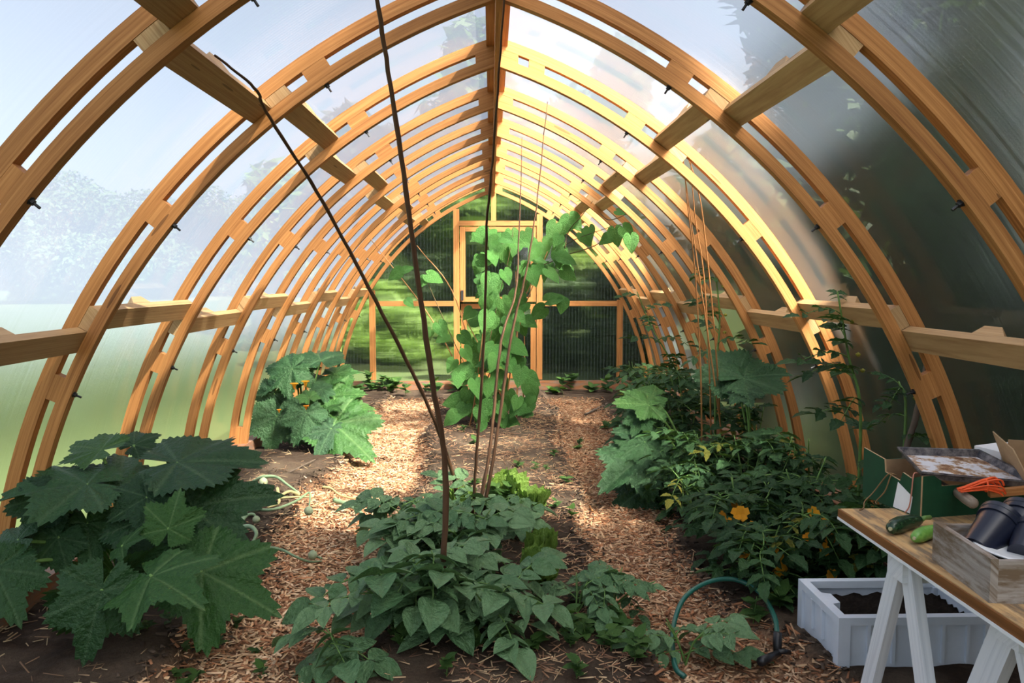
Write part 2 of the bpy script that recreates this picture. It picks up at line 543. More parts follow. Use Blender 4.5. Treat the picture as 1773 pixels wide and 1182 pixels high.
MB().box((-(dr-dl)+.012, -.02, .02), (-(dr-dl)+.045, 0, .15)).build('latch', M['steel'], d1)

# ---- front wall behind the camera, its doorway open (the camera stands just inside)
YF = RIB_Y[0]-3.15+RIB_T/2
front = empty('wall_front', (0, YF, 0)); tag(front, 'translucent front wall with an open doorway behind the camera', None, None, 'structure')
for xa, xb in ((-1.99, -.5), (.5, 1.99)):
    mb = MB()
    for i in range(11):
        x = xa+(xb-xa)*i/10; mb.v += [(x, 0, .05), (x, 0, max(arch_z(x, RS-.002), .06))]
    for i in range(10): mb.face((2*i+1, 2*i+3, 2*i+2, 2*i))
    mb.build('panel', M['sheet_end'], front)
mb = MB(); 
for x in (-.5, 0, .5): mb.v += [(x, 0, 2.0), (x, 0, arch_z(x, RS-.002))]
mb.face((1, 3, 2, 0)); mb.face((3, 5, 4, 2)); mb.build('panel', M['sheet_end'], front)
for x in (-.54, .54): MB().box((x-.04, .002, 0), (x+.04, .045, arch_z(x, RI))).build('post', M['larch'], front)
# ================================================================== GROUND
def fbm(x, y, s=1.0):
    return (np.sin(x*3.1*s+1.3*np.sin(y*2.3*s)) + .6*np.sin(x*7.3*s+y*5.1*s+1.7) + .5*np.sin(-x*11.7*s+y*9.3*s+.4) + .35*np.sin(x*23*s+y*17*s) + .25*np.sin(-x*37*s+y*41*s))/2.7
def edge(y, k):                   # x of the four bed/path borders
    w = .05*np.sin(y*2.1+k)+.03*np.sin(y*5.3+2*k)+.015*np.sin(y*13+k)
    base = {0: -1.22, 1: -.56, 2: .52, 3: 1.02 }[k]
    far = np.clip((y-5)/5, 0, 1)
    add = {0: -.08*far, 1: -.12*far, 2: .16*far, 3: .28*far}[k]
    if k == 3: add = add+.2*(1-np.clip((y-3.3)/.5, 0, 1))
    return base+add+w
def smooth(e0, e1, x):
    t_ = np.clip((x-e0)/(e1-e0), 0, 1); return t_*t_*(3-2*t_)
def masks(x, y):
    e = [edge(y, k) for k in range(4)]
    s_ = .045
    left = 1-smooth(e[0]-s_, e[0]+s_, x)
    mid = smooth(e[1]-s_, e[1]+s_, x)*(1-smooth(e[2]-s_, e[2]+s_, x))
    right = smooth(e[3]-s_, e[3]+s_, x)
    fin = smooth(9.75, 10.1, y)            # bed across the end wall
    return left, mid, right, fin
def ground_z(x, y):
    x = np.asarray(x, float); y = np.asarray(y, float)
    l, m, r, fin = masks(x, y)
    n = fbm(x, y)
    z = .115*l*(1+.18*n) + .085*m*(1+.2*n) + .06*r*(1+.3*n)
    z = np.maximum(z, .07*fin)
    z = z + .012*n + .006*fbm(x+3, y-2, 3.3)
    return z
def gz(x, y): return float(ground_z(np.array([x]), np.array([y]))[0])

xs = np.arange(-2.08, 2.081, .035); ys = np.arange(.6, 10.80, .035)
GX, GY = np.meshgrid(xs, ys)
GZ = ground_z(GX, GY)
nx, ny = len(xs), len(ys)
me = bpy.data.meshes.new('floor')
vv = np.stack([GX.ravel(), GY.ravel(), GZ.ravel()], 1)
idx = np.arange(nx*ny).reshape(ny, nx)
ff = np.stack([idx[:-1, :-1].ravel(), idx[:-1, 1:].ravel(), idx[1:, 1:].ravel(), idx[1:, :-1].ravel()], 1)
me.from_pydata(vv.tolist(), [], ff.tolist())
l, m, r, fin = masks(GX.ravel(), GY.ravel())
bed = np.clip(np.maximum.reduce([l, m, r, fin]), 0, 1)
at_ = me.attributes.new('bed', 'FLOAT', 'POINT'); at_.data.foreach_set('value', bed.astype(np.float32))
me.polygons.foreach_set('use_smooth', np.ones(len(ff), dtype=bool))
t = NT('garden soil and chip path')
pos = t.coords('Object')
a = t.n('Attribute', attribute_name='bed')
n1 = t.noise(pos, 9, 6, .65); n2 = t.noise(pos, 60, 4, .7); n3 = t.noise(pos, 2.2, 3, .5)
soil = t.ramp(n1, [(.30, (.012, .008, .006)), (.52, (.030, .020, .014)), (.72, (.075, .052, .036))])
soil = t.mix(t.ramp(n3, [(.45, (0,0,0)), (.65, (1,1,1))]), soil, t.mix(n2, (.055, .038, .026), (.13, .096, .068)))
chip = t.ramp(n2, [(.3, (.10, .05, .03)), (.55, (.30, .17, .10)), (.75, (.52, .34, .20))])
bf = t.math('ADD', a.outputs['Fac'], t.math('MULTIPLY', t.math('SUBTRACT', n1, .5), .5), True)
col = t.mix(bf, chip, soil)
h = t.math('ADD', n1, t.math('MULTIPLY', n2, .4))
b = t.bsdf(col, .95, Normal=t.bump(h, .9, .02)); b.inputs['Specular IOR Level'].default_value = .1
M['ground'] = t.finish(b)
me.materials.append(M['ground'])
fl = link('floor', me); tag(fl, 'earth floor with raised dark soil beds and two paths', None, None, 'structure')

# ---- wood chips on the paths, shavings and straw on the beds (nobody could count them)
def chip_mesh(name, P, L, W, T, yaw, pitch, roll, col):
    n = len(P)
    c, s_ = np.cos(yaw), np.sin(yaw)
    ux = np.stack([c*np.cos(pitch), s_*np.cos(pitch), np.sin(pitch)], 1)
    uy = np.stack([-s_*np.cos(roll), c*np.cos(roll), np.sin(roll)], 1)
    uz = np.cross(ux, uy)
    vs_ = []
    for sx, sy, sz, tp in ((-1,-1,0,.6), (1,-1,0,1), (1,1,0,1), (-1,1,0,.6), (-1,-1,1,.6), (1,-1,1,.8), (1,1,1,.8), (-1,1,1,.6)):
        vs_.append(P + ux*(sx*L/2)[:, None] + uy*(sy*W/2*tp)[:, None] + uz*(sz*T)[:, None])
    V = np.stack(vs_, 1).reshape(-1, 3)
    q = np.array([(4,5,6,7), (0,1,5,4), (1,2,6,5), (2,3,7,6), (3,0,4,7)])
    F = (np.arange(n)[:, None, None]*8 + q[None]).reshape(-1, 4)
    me = bpy.data.meshes.new(name)
    me.vertices.add(len(V)); me.vertices.foreach_set('co', V.astype(np.float32).ravel())
    me.loops.add(F.size); me.loops.foreach_set('vertex_index', F.astype(np.int32).ravel())
    me.polygons.add(len(F)); me.polygons.foreach_set('loop_start', np.arange(0, F.size, 4, dtype=np.int32))
    me.update(calc_edges=True)
    ca = me.color_attributes.new('tint', 'FLOAT_COLOR', 'POINT')
    cc = np.concatenate([np.repeat(col, 8, axis=0), np.ones((n*8, 1))], 1)
    ca.data.foreach_set('color', cc.astype(np.float32).ravel())
    return me
t = NT('wood shavings')
a = t.n('VertexColor', layer_name='tint')
b = t.bsdf(a.outputs['Color'], .85); b.inputs['Specular IOR Level'].default_value = .2
M['chips'] = t.finish(b)
rng = np.random.default_rng(5)
PAL = np.array([(.46,.28,.16), (.58,.40,.25), (.70,.54,.37), (.34,.17,.09), (.24,.12,.065), (.50,.25,.13), (.64,.46,.28)])
def chips(name, label, pick, dens_fn, n, lrange, wrange, pal, seed, cat=None):
    rng = np.random.default_rng(seed)
    x, y = pick(rng, n)
    keep = rng.random(len(x)) < dens_fn(x, y)
    x, y = x[keep], y[keep]; n = len(x)
    # bigger where seen close up, plenty and small further away
    L = rng.uniform(*lrange, n)*np.where(rng.random(n) < .12, 1.7, 1); W = rng.uniform(*wrange, n); T = rng.uniform(.001, .004, n)
    z = ground_z(x, y) + rng.uniform(-.002, .012, n)
    cl = pal[rng.integers(0, len(pal), n)]*rng.uniform(.65, 1.15, n)[:, None]
    me = chip_mesh(name, np.stack([x, y, z], 1), L, W, T, rng.uniform(0, 6.28, n), rng.normal(0, .22, n), rng.normal(0, .3, n), cl)
    me.materials.append(M['chips'])
    return tag(link(name, me), label, cat or 'wood chips', None, 'stuff')
def uni(x0, x1, y0, y1):
    return lambda rng, n: (rng.uniform(x0, x1, n), rng.uniform(y0, y1, n)**1.0)
def path_d(k0, k1):
    def f(x, y):
        e0, e1 = edge(y, k0)+.02, edge(y, k1)-.02
        return np.clip(1-smooth(0, .07, e0-x), 0, 1)*np.clip(1-smooth(0, .07, x-e1), 0, 1)*(1-smooth(9.8, 10.05, y))
    return f
chips('wood_chip_path', 'pale wood chips covering the left path', uni(-1.5, -.4, 1.9, 10.1), path_d(0, 1), 34000, (.018, .055), (.005, .016), PAL*np.array((1.22, 1.12, 1.05)), 11)
chips('wood_chip_path', 'brown wood chips covering the right path beside the tomatoes', uni(.35, 1.5, 1.9, 10.1), path_d(2, 3), 30000, (.018, .055), (.005, .016), PAL*np.array((.86, .76, .70)), 12)
def straw_d(x, y):
    return .3*(fbm(x*1.7, y*1.3) > .05)+.08
chips('straw_mulch', 'thin straw and shavings scattered on the middle bed', uni(-.6, .75, 2.2, 9.8), lambda x, y: straw_d(x, y)*1.3, 26000, (.02, .07), (.002, .006), np.array([(.42,.25,.14), (.30,.16,.09), (.55,.38,.22), (.2,.11,.07)]), 13, 'straw')
chips('straw_mulch', 'thin straw scattered on the soil of the left bed', uni(-2.0, -1.15, 2.2, 9.6), straw_d, 6500, (.02, .08), (.002, .005), np.array([(.38,.25,.14), (.25,.15,.09), (.45,.34,.2)]), 14, 'straw')
# crumbs of soil along the bed edges
def soil_pick(rng, n):
    k = rng.integers(0, 4, n); y = rng.uniform(2.0, 10, n)
    x = np.select([k == i for i in range(4)], [edge(y, i) for i in range(4)]) + rng.normal(0, .05, n)
    return x, y
chips('soil_crumbs', 'small dark soil crumbs along the bed edges', soil_pick, lambda x, y: np.ones_like(x), 6000, (.008, .03), (.008, .025), np.array([(.03,.02,.013), (.06,.04,.028), (.1,.07,.05)]), 15, 'soil')

# ---- outside: lawn
lw = MB(); N_ = 24
lw.v = [(-90, -40, -.06), (90, -40, -.06), (90, 120, -.06), (-90, 120, -.06)]; lw.face((0, 1, 2, 3))
t = NT('mown lawn')
pos = t.coords('Object')
n1 = t.noise(pos, .5, 5, .6); n2 = t.noise(pos, 14, 4, .7)
col = t.mix(n2, t.ramp(n1, [(.3, (.024, .038, .014)), (.7, (.050, .072, .027))]), (.062, .082, .036))
b = t.bsdf(col, .95); b.inputs['Specular IOR Level'].default_value = 0
M['lawn'] = t.finish(b)
tag(lw.build('lawn', M['lawn']), 'mown lawn outside around the greenhouse', None, None, 'structure')
# ================================================================== TREES OUTSIDE (seen only through the sheets; they shade the right side)
def leaf_mat(name, c1, c2, rough=.5, trans=.35, vein=None, sat=1.0):
    t = NT(name)
    info = t.n('ObjectInfo')
    pos = t.coords('Object')
    n1 = t.noise(pos, 8, 3, .6)
    f = t.math('ADD', t.math('MULTIPLY', n1, .6), t.math('MULTIPLY', info.outputs['Random'], .5))
    col = t.ramp(f, [(.25, c1), (.85, c2)])
    if vein is not None:
        uv = t.coords('UV')
        sep = t.n('SeparateXYZ'); t.set(sep.inputs[0], uv)
        vf = t.ramp(sep.outputs['X'], [(.0, (1, 1, 1)), (.05, (0, 0, 0))])
        col = t.mix(t.math('MULTIPLY', vf, .6), col, vein)
    b = t.bsdf(col, rough, Normal=t.bump(t.noise(pos, 14, 3, .6), .5, .05)); b.inputs['Specular IOR Level'].default_value = .3
    tr = t.n('BsdfTranslucent', Color=t.mix(.35, col, (.16, .30, .02), 'MIX'))
    m_ = t.n('MixShader'); m_.inputs[0].default_value = trans
    t.set(m_.inputs[1], b.outputs[0]); t.set(m_.inputs[2], tr.outputs[0])
    return t.finish(m_)
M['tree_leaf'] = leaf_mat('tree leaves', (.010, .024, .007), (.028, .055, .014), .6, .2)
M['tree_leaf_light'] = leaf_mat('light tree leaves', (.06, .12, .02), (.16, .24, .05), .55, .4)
t = NT('bark'); M['bark'] = t.finish(t.bsdf(t.ramp(t.noise(t.scaled(t.coords('Object'), (6, 6, 1.2)), 2.0, 5), [(.3, (.05, .035, .025)), (.7, (.16, .12, .09))]), .9))

M['hedge_leaf'] = leaf_mat('hedge leaves', (.035, .065, .022), (.06, .10, .035), .7, .2)
def crown_mesh(name, clumps, n, size, mat, seed):
    rng = np.random.default_rng(seed)
    ws = np.array([c[1][0]*c[1][1]*c[1][2] for c in clumps])**.7; ws = ws/ws.sum()
    k = rng.choice(len(clumps), n, p=ws)
    ctr = np.array([c[0] for c in clumps])[k]; rad = np.array([c[1] for c in clumps])[k]
    d = rng.normal(size=(n, 3)); d /= np.linalg.norm(d, axis=1)[:, None]
    rr = rng.uniform(.35, 1.0, n)**.5
    P = ctr + d*rad*rr[:, None]
    a = rng.normal(size=(n, 3)); a[:, 2] *= .6; a /= np.linalg.norm(a, axis=1)[:, None]
    nb = d + rng.normal(size=(n, 3))*.6; b = np.cross(nb, a); b /= np.linalg.norm(b, axis=1)[:, None]
    s_ = rng.uniform(.7, 1.3, n)*size
    V = np.stack([P-a*s_[:, None], P+b*(s_*.45)[:, None]-a*(s_*.1)[:, None], P+a*s_[:, None], P-b*(s_*.45)[:, None]-a*(s_*.1)[:, None]], 1).reshape(-1, 3)
    F = np.arange(n*4, dtype=np.int32)
    me = bpy.data.meshes.new(name)
    me.vertices.add(n*4); me.vertices.foreach_set('co', V.astype(np.float32).ravel())
    me.loops.add(n*4); me.loops.foreach_set('vertex_index', F)
    me.polygons.add(n); me.polygons.foreach_set('loop_start', np.arange(0, n*4, 4, dtype=np.int32))
    me.update(calc_edges=True)
    me.materials.append(mat)
    return me
def tree(name, label, x, y, h, r, n, size, mat, seed, trunk=.14, low=.25, group=None):
    rnd = random.Random(seed)
    root = empty(name, (x, y, -.06))
    tag(root, label, 'tree' if 'tree' in name else 'shrub', group)
    cl = []
    for i in range(9):
        f = i/8
        rr = r*(1-.55*abs(f-.4)*1.4)
        cl.append(((rnd.uniform(-.45, .45)*r, rnd.uniform(-.45, .45)*r, h*(low+(1-low)*f*.86)+.1), (rr*.62, rr*.62, h*(1-low)*.19)))
    link('crown', crown_mesh('crown', cl, n, size, mat, seed), root)
    pts = [(0, 0, 0), (rnd.uniform(-.1, .1), rnd.uniform(-.1, .1), h*.4), (rnd.uniform(-.3, .3), rnd.uniform(-.3, .3), h*.85)]
    MB().tube(bez(pts, 5), [trunk*(1-.08*i) for i in range(11)], 8).build('trunk', M['bark'], root, True)
    for i in range(5):
        c = cl[2+i][0]
        MB().tube([(0, 0, c[2]*.7), (c[0]*.5, c[1]*.5, c[2]*.9), c], [trunk*.45, trunk*.3, trunk*.12], 6).build('branch', M['bark'], root, True)
    return root
G = 'trees beyond the greenhouse sheets'
# row on the right: tall and dense; the sun stands behind the camera and comes over its lower middle part
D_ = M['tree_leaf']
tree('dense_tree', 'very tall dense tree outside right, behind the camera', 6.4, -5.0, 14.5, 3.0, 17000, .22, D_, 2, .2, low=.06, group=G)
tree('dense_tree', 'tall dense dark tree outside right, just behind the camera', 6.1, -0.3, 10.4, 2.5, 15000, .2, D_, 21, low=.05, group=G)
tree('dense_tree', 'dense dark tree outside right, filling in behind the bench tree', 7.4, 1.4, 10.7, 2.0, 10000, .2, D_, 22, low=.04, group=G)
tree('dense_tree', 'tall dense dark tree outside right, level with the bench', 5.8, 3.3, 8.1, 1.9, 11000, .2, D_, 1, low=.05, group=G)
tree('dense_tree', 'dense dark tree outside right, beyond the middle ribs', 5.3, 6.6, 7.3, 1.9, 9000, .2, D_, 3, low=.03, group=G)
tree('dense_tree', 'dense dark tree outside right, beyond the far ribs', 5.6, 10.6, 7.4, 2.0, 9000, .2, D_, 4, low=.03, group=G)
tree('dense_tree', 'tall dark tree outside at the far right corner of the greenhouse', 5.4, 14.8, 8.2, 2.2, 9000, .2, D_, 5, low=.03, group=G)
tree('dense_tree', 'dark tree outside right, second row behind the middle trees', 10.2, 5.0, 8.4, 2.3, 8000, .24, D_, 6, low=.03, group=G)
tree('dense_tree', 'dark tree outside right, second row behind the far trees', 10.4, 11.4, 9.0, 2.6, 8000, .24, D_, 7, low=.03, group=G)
# behind the end wall
LL = M['tree_leaf_light']
tree('garden_tree', 'leafy tree straight behind the end wall door', .4, 17.6, 6.6, 1.9, 5000, .2, LL, 8, low=.24, group=G)
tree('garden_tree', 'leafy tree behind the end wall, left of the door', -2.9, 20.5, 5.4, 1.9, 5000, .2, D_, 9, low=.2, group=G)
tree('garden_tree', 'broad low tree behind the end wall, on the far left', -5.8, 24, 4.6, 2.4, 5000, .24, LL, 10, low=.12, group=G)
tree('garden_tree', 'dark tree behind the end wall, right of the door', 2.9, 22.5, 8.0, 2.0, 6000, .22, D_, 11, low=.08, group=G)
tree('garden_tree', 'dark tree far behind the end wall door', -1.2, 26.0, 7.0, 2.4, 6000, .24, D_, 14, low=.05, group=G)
rs = random.Random(9)
for i, (x, y, h_, r_, lt, lab) in enumerate([(-3.0, 14.6, 1.7, .9, 1, 'bushy shrub outside beyond the left end post'), (-2.2, 17.2, 2.2, 1.0, 0, 'dark shrub outside between the left post and the door'), (-.4, 13.6, .9, .6, 1, 'small light shrub just outside the door'), (1.0, 15.2, 1.6, .9, 0, 'dark shrub outside right of the door'), (3.4, 17.4, 2.4, 1.1, 1, 'light shrub outside beyond the right end post'), (.2, 20.6, 2.6, 1.2, 0, 'dark shrub under the tree behind the door'), (-4.6, 18.6, 2.4, 1.2, 0, 'dark shrub outside at the far left of the end wall'), (1.9, 18.6, 2.0, 1.0, 1, 'light shrub further back, right of the door')]):
    tree('garden_shrub', lab, x, y, h_, r_, 2200, .12, LL if lt else D_, 60+i, .05, low=.03, group=G)
tree('garden_shrub', 'low shrub behind the end wall door', -1.6, 15.6, 1.4, 1.0, 1800, .12, LL, 12, .05, low=.05, group=G)
tree('garden_shrub', 'low dark shrub behind the right end of the end wall', 2.2, 13.8, 1.6, .9, 2400, .12, D_, 13, .05, low=.05, group=G)
# far hedge on the left, beyond the lawn
for i in range(9):
    f = i/8
    tree('hedge_tree', '%s tree of the hedge row beyond the lawn outside left' % ORD[i], -38+16*f+random.uniform(-1, 1), 28+80*f, 7.2+4.5*f+random.uniform(-.5, .5), 6.8, 15000, .22, M['hedge_leaf'], 30+i, .1, low=.02, group='hedge trees beyond the lawn')
# ================================================================== LEAF SHAPES
M['squash_leaf'] = leaf_mat('squash leaf', (.009, .036, .014), (.026, .078, .024), .5, .16, (.07, .13, .06))
M['squash_young'] = leaf_mat('young squash leaf', (.022, .078, .016), (.048, .125, .026), .5, .2, (.13, .22, .08))
M['potato_leaf'] = leaf_mat('potato leaf', (.060, .140, .056), (.150, .260, .120), .40, .16, (.08, .15, .06))
M['tomato_leaf'] = leaf_mat('tomato leaf', (.011, .042, .014), (.034, .092, .026), .55, .2, (.05, .10, .04))
M['bean_leaf'] = leaf_mat('bean leaf', (.040, .140, .026), (.085, .23, .05), .48, .36, (.12, .25, .08))
M['lettuce_leaf'] = leaf_mat('lettuce leaf', (.085, .17, .022), (.18, .30, .05), .5, .25, (.25, .38, .12))
M['weed_leaf'] = leaf_mat('weed leaf', (.030, .085, .016), (.075, .16, .03), .55, .25)
M['yellow_leaf'] = leaf_mat('yellowing leaf', (.16, .17, .025), (.30, .27, .04), .6, .25)
M['blossom'] = leaf_mat('orange blossom', (.75, .26, .015), (.88, .42, .02), .5, .3)
def plain(name, col, rough=.5, spec=.4, noise=0.0, sc=20, **kw):
    t = NT(name)
    c = col
    if noise:
        n_ = t.noise(t.coords('Object'), sc, 4, .6)
        c = t.ramp(n_, [(.3, tuple(x*(1-noise) for x in col)), (.7, tuple(min(x*(1+noise), .95) for x in col))])
    b = t.bsdf(c, rough, **kw); b.inputs['Specular IOR Level'].default_value = spec
    return t.finish(b)
M['stalk'] = plain('green stalk', (.13, .24, .06), .5, .4, .25)
M['stem'] = plain('hairy green stem', (.10, .19, .045), .55, .3, .25)
M['bean_stem'] = plain('brown twining stem', (.10, .07, .03), .6, .3, .2)
M['hazel'] = wood_mat('hazel rod bark', (.13, .065, .034), (.085, .042, .022), (.045, .022, .012), 30, .65, True, .2)
M['cane'] = wood_mat('orange brown cane', (.52, .25, .10), (.42, .19, .07), (.26, .11, .04), 30, .6, False, .2)

def polar_leaf(name, rfun, n=40, rings=4, mat=None, fold=.12, droop=.18, wav=.03, veins=(0, 55, 110), seed=0, vshape=.0):
    """leaf blade with its stalk joint at the origin, tip along +x, unit length"""
    rnd = random.Random(seed)
    mb = MB()
    ph = [rnd.uniform(0, 6.28) for _ in range(4)]
    A = [-math.pi + 2*math.pi*k/n for k in range(n+1)]
    va = [R_(a) for a in veins] + [-R_(a) for a in veins if a]
    def zf(x, y, phi, rr):
        vd = min(abs(phi-a) for a in va)
        z = fold*rr*min(vd, .35)*.9 - droop*rr*rr + wav*rr*math.sin(5*phi+ph[0]) + wav*.6*rr*math.sin(11*phi+ph[1]) + vshape*abs(y)
        return z
    mb.v.append((0, 0, 0))
    for i in range(1, rings+1):
        f = i/rings
        for k in range(n+1):
            rr = rfun(A[k])*f
            x, y = rr*math.cos(A[k]), rr*math.sin(A[k])
            mb.v.append((x, y, zf(x, y, A[k], rr)))
    def uvof(k, f):
        vd = min(abs(A[k]-a) for a in va)
        return (vd*rfun(A[k])*f*1.6, f)
    for k in range(n):
        mb.face((0, 1+k, 2+k), [(.02, 0), uvof(k, 1/rings), uvof(k+1, 1/rings)])
    for i in range(1, rings):
        b0, b1 = 1+(i-1)*(n+1), 1+i*(n+1)
        for k in range(n):
            mb.face((b0+k, b1+k, b1+k+1, b0+k+1), [uvof(k, i/rings), uvof(k, (i+1)/rings), uvof(k+1, (i+1)/rings), uvof(k+1, i/rings)])
    return mb.mesh(name, mat, True)
def interp(tab, x):
    for (a, va), (b, vb) in zip(tab[:-1], tab[1:]):
        if x <= b:
            f = (x-a)/(b-a); f = f*f*(3-2*f)
            return va+(vb-va)*f
    return tab[-1][1]
def squash_r(notch, ser, seed):
    rnd = random.Random(seed); j = [rnd.uniform(.92, 1.08) for _ in range(6)]
    def f(phi):
        a = abs(math.degrees(phi))
        s_ = 0 if phi >= 0 else 3
        env = interp([(0, 1.0), (24, .74*(1-notch)), (50, .84*j[s_]), (78, .66*(1-notch)), (106, .64*j[s_+1]), (138, .52*(1-notch*.6)), (162, .46), (176, .12), (180, .08)], a)
        return env*(1+ser*(abs(((a*25/180) % 1)-.5)*2-.5)*2)
    return f
def heart_r(phi):
    a = abs(math.degrees(phi))
    return interp([(0, 1.0), (8, .84), (24, .66), (50, .55), (85, .47), (120, .40), (150, .33), (172, .14), (180, .07)], a)
def ovate_r(phi):
    a = abs(math.degrees(phi))
    return interp([(0, 1.0), (12, .82), (30, .58), (60, .40), (90, .30), (130, .2), (180, .05)], a)
SQ = [polar_leaf('leaf', squash_r([.08, .17, .05, .12][i], .05, i), 200, 5, M['squash_leaf'], .22, [.16, .28, .10, .22][i], .045, seed=i) for i in range(4)]
SQY = [polar_leaf('leaf', squash_r(.15, .05, 9+i), 200, 4, M['squash_young'], .25, [.1, .2][i], .05, seed=9+i) for i in range(2)]
BN = [polar_leaf('leaf', heart_r, 28, 3, M['bean_leaf'], .10, [.15, .3, .05][i], .02, veins=(0, 60), seed=20+i, vshape=[.1, .25, -.05][i]) for i in range(3)]
LT = [polar_leaf('leaf', lambda p, i=i: min(ovate_r(p)*(1.0+.75*min(abs(p)*1.6, 1)), 1.0)*(1+.07*math.sin(p*19)), 44, 4, M['lettuce_leaf'], .1, -.25, [.09, .02][i], veins=(0,), seed=30+i, vshape=.25) for i in range(2)]
WD = [polar_leaf('leaf', ovate_r, 16, 2, M['weed_leaf'], .05, [.2, .05][i], .02, veins=(0,), seed=40+i, vshape=.15) for i in range(2)]

def compound(name, mat, pairs, ln, lw, seed, droop=.35, term=1.25, serr=.0):
    """pinnate leaf, unit length along +x, leaflets in pairs and one at the end"""
    rnd = random.Random(seed)
    mb = MB()
    def rach(s_): return Vector((s_*.82, .02*math.sin(s_*4+seed), .10*math.sin(s_*2.2)-droop*s_*s_))
    mb.tube([rach(i/5) for i in range(6)], [.014, .013, .012, .010, .009, .006], 5)
    def leaflet(p, yaw, size, pitch):
        n = 7
        ux = Vector((math.cos(yaw)*math.cos(pitch), math.sin(yaw)*math.cos(pitch), math.sin(pitch)))
        uy = Vector((-math.sin(yaw), math.cos(yaw), rnd.uniform(-.25, .25))).normalized()
        uz = ux.cross(uy)
        b = len(mb.v); rows = []
        for i in range(n+1):
            s_ = i/n
            w = lw*size*(math.sin(math.pi*min(s_**.75, 1.0))**.85)*(1+(serr if i % 2 else -serr)) if 0 < i < n else .004
            c = p + ux*(size*s_) - uz*(.22*size*s_*s_)
            rows.append((len(mb.v)))
            mb.v += [tuple(c+uy*w*.5+uz*w*.16), tuple(c), tuple(c-uy*w*.5+uz*w*.16)]
        for i in range(n):
            a, c_ = rows[i], rows[i+1]
            mb.face((a, a+1, c_+1, c_), [(.2, 0), (0, 0), (0, 1), (.2, 1)], 1)
            mb.face((a+1, a+2, c_+2, c_+1), [(0, 0), (.2, 0), (.2, 1), (0, 1)], 1)
    for i in range(pairs):
        s_ = .28+.62*i/max(pairs-1, 1)
        for sd in (-1, 1):
            leaflet(rach(min(s_+rnd.uniform(-.03, .03), .97)), sd*rnd.uniform(.95, 1.35), ln*rnd.uniform(.8, 1.1)*(.75+.3*s_), rnd.uniform(-.45, .1))
    leaflet(rach(1.0), rnd.uniform(-.15, .15), ln*term, -.35)
    if pairs > 2:
        for i in range(3):
            leaflet(rach(.35+.2*i), random.Random(seed+i).choice((-1, 1))*1.3, ln*.35, .1)
    return mb.mesh(name, [M['stem'], mat], True)
PT = [compound('leaf', M['potato_leaf'], 3, .42, .72, 50+i, [.2, .35, .1, .45][i], 1.25) for i in range(4)]
TM = [compound('leaf', M['tomato_leaf'], 3, .36, .55, 60+i, [.35, .55, .2, .45][i], 1.2, .13) for i in range(4)]
TMY = [compound('leaf', M['yellow_leaf'], 3, .34, .5, 70, .5, 1.2, .13)]

def orient(x_axis, nrm_hint):
    x = x_axis.normalized()
    z = nrm_hint - x*nrm_hint.dot(x)
    if z.length < 1e-4: z = x.orthogonal()
    z.normalize(); y = z.cross(x)
    return Matrix((x, y, z)).transposed().to_4x4()
def put_leaf(root, mesh, p, direction, nrm, size, name='leaf'):
    loc = Vector(p) - root.location
    mw = Matrix.Translation(loc) @ orient(Vector(direction), Vector(nrm)) @ Matrix.Diagonal((size, size, size, 1))
    return link(name, mesh, root, None, mw)
def put_tube(root, pts, radii, name, mat, n=6):
    q = [Vector(p) - root.location for p in pts]
    return MB().tube(q, radii, n).build(name, mat, root, True)
def taper(n, a, b): return [a+(b-a)*i/(n-1) for i in range(n)]
UP = Vector((0, 0, 1))
def toward_cam(p): return (EYE - Vector(p)).normalized()

# ================================================================== SQUASH PLANTS
def squash(name, label, base, spec, dep, pr=.011, blossoms=()):
    base = Vector(base); base.z = gz(base.x, base.y)
    root = empty(name, base); tag(root, label, 'squash plant')
    put_tube(root, [base+Vector((0, 0, -.03)), base+Vector((.03, 0, .08)), base+Vector((.02, .03, .16))], [.028, .026, .02], 'stem', M['stem'], 8)
    for i, (ax, ay, tx, ty, dd, dt, camf, young) in enumerate(spec):
        A = at(ax, ay, dep+dd); T = at(tx, ty, dep+dd+dt)
        nrm = UP*(1-camf) + toward_cam(A)*camf
        ms = SQY[i % 2] if young else SQ[i % 4]
        lf = put_leaf(root, ms, A, T-A, nrm, (T-A).length)
        mid = base.lerp(A, .55) + Vector((0, 0, .10*(A-base).length + .02))
        pts = bez([base+Vector((random.uniform(-.04, .04), random.uniform(-.04, .04), .06)), mid, A], 5)
        sk = put_tube(root, pts, taper(len(pts), pr, pr*.6), 'leaf_stalk', M['stalk'])
        sk.parent = lf; sk.matrix_parent_inverse = lf.matrix_basis.inverted()
    for (bx, by, dd, s_) in blossoms:
        p = at(bx, by, dep+dd)
        mb = MB(); mb.lathe([(.15, 0), (.3, .35), (.55, .8), (.95, 1.0), (1.0, .9)], 10)
        link('blossom', mb.mesh('blossom', M['blossom'], True), root, None, Matrix.Translation(p-root.location) @ Matrix.Diagonal((s_, s_, s_*1.4, 1)))
    return root
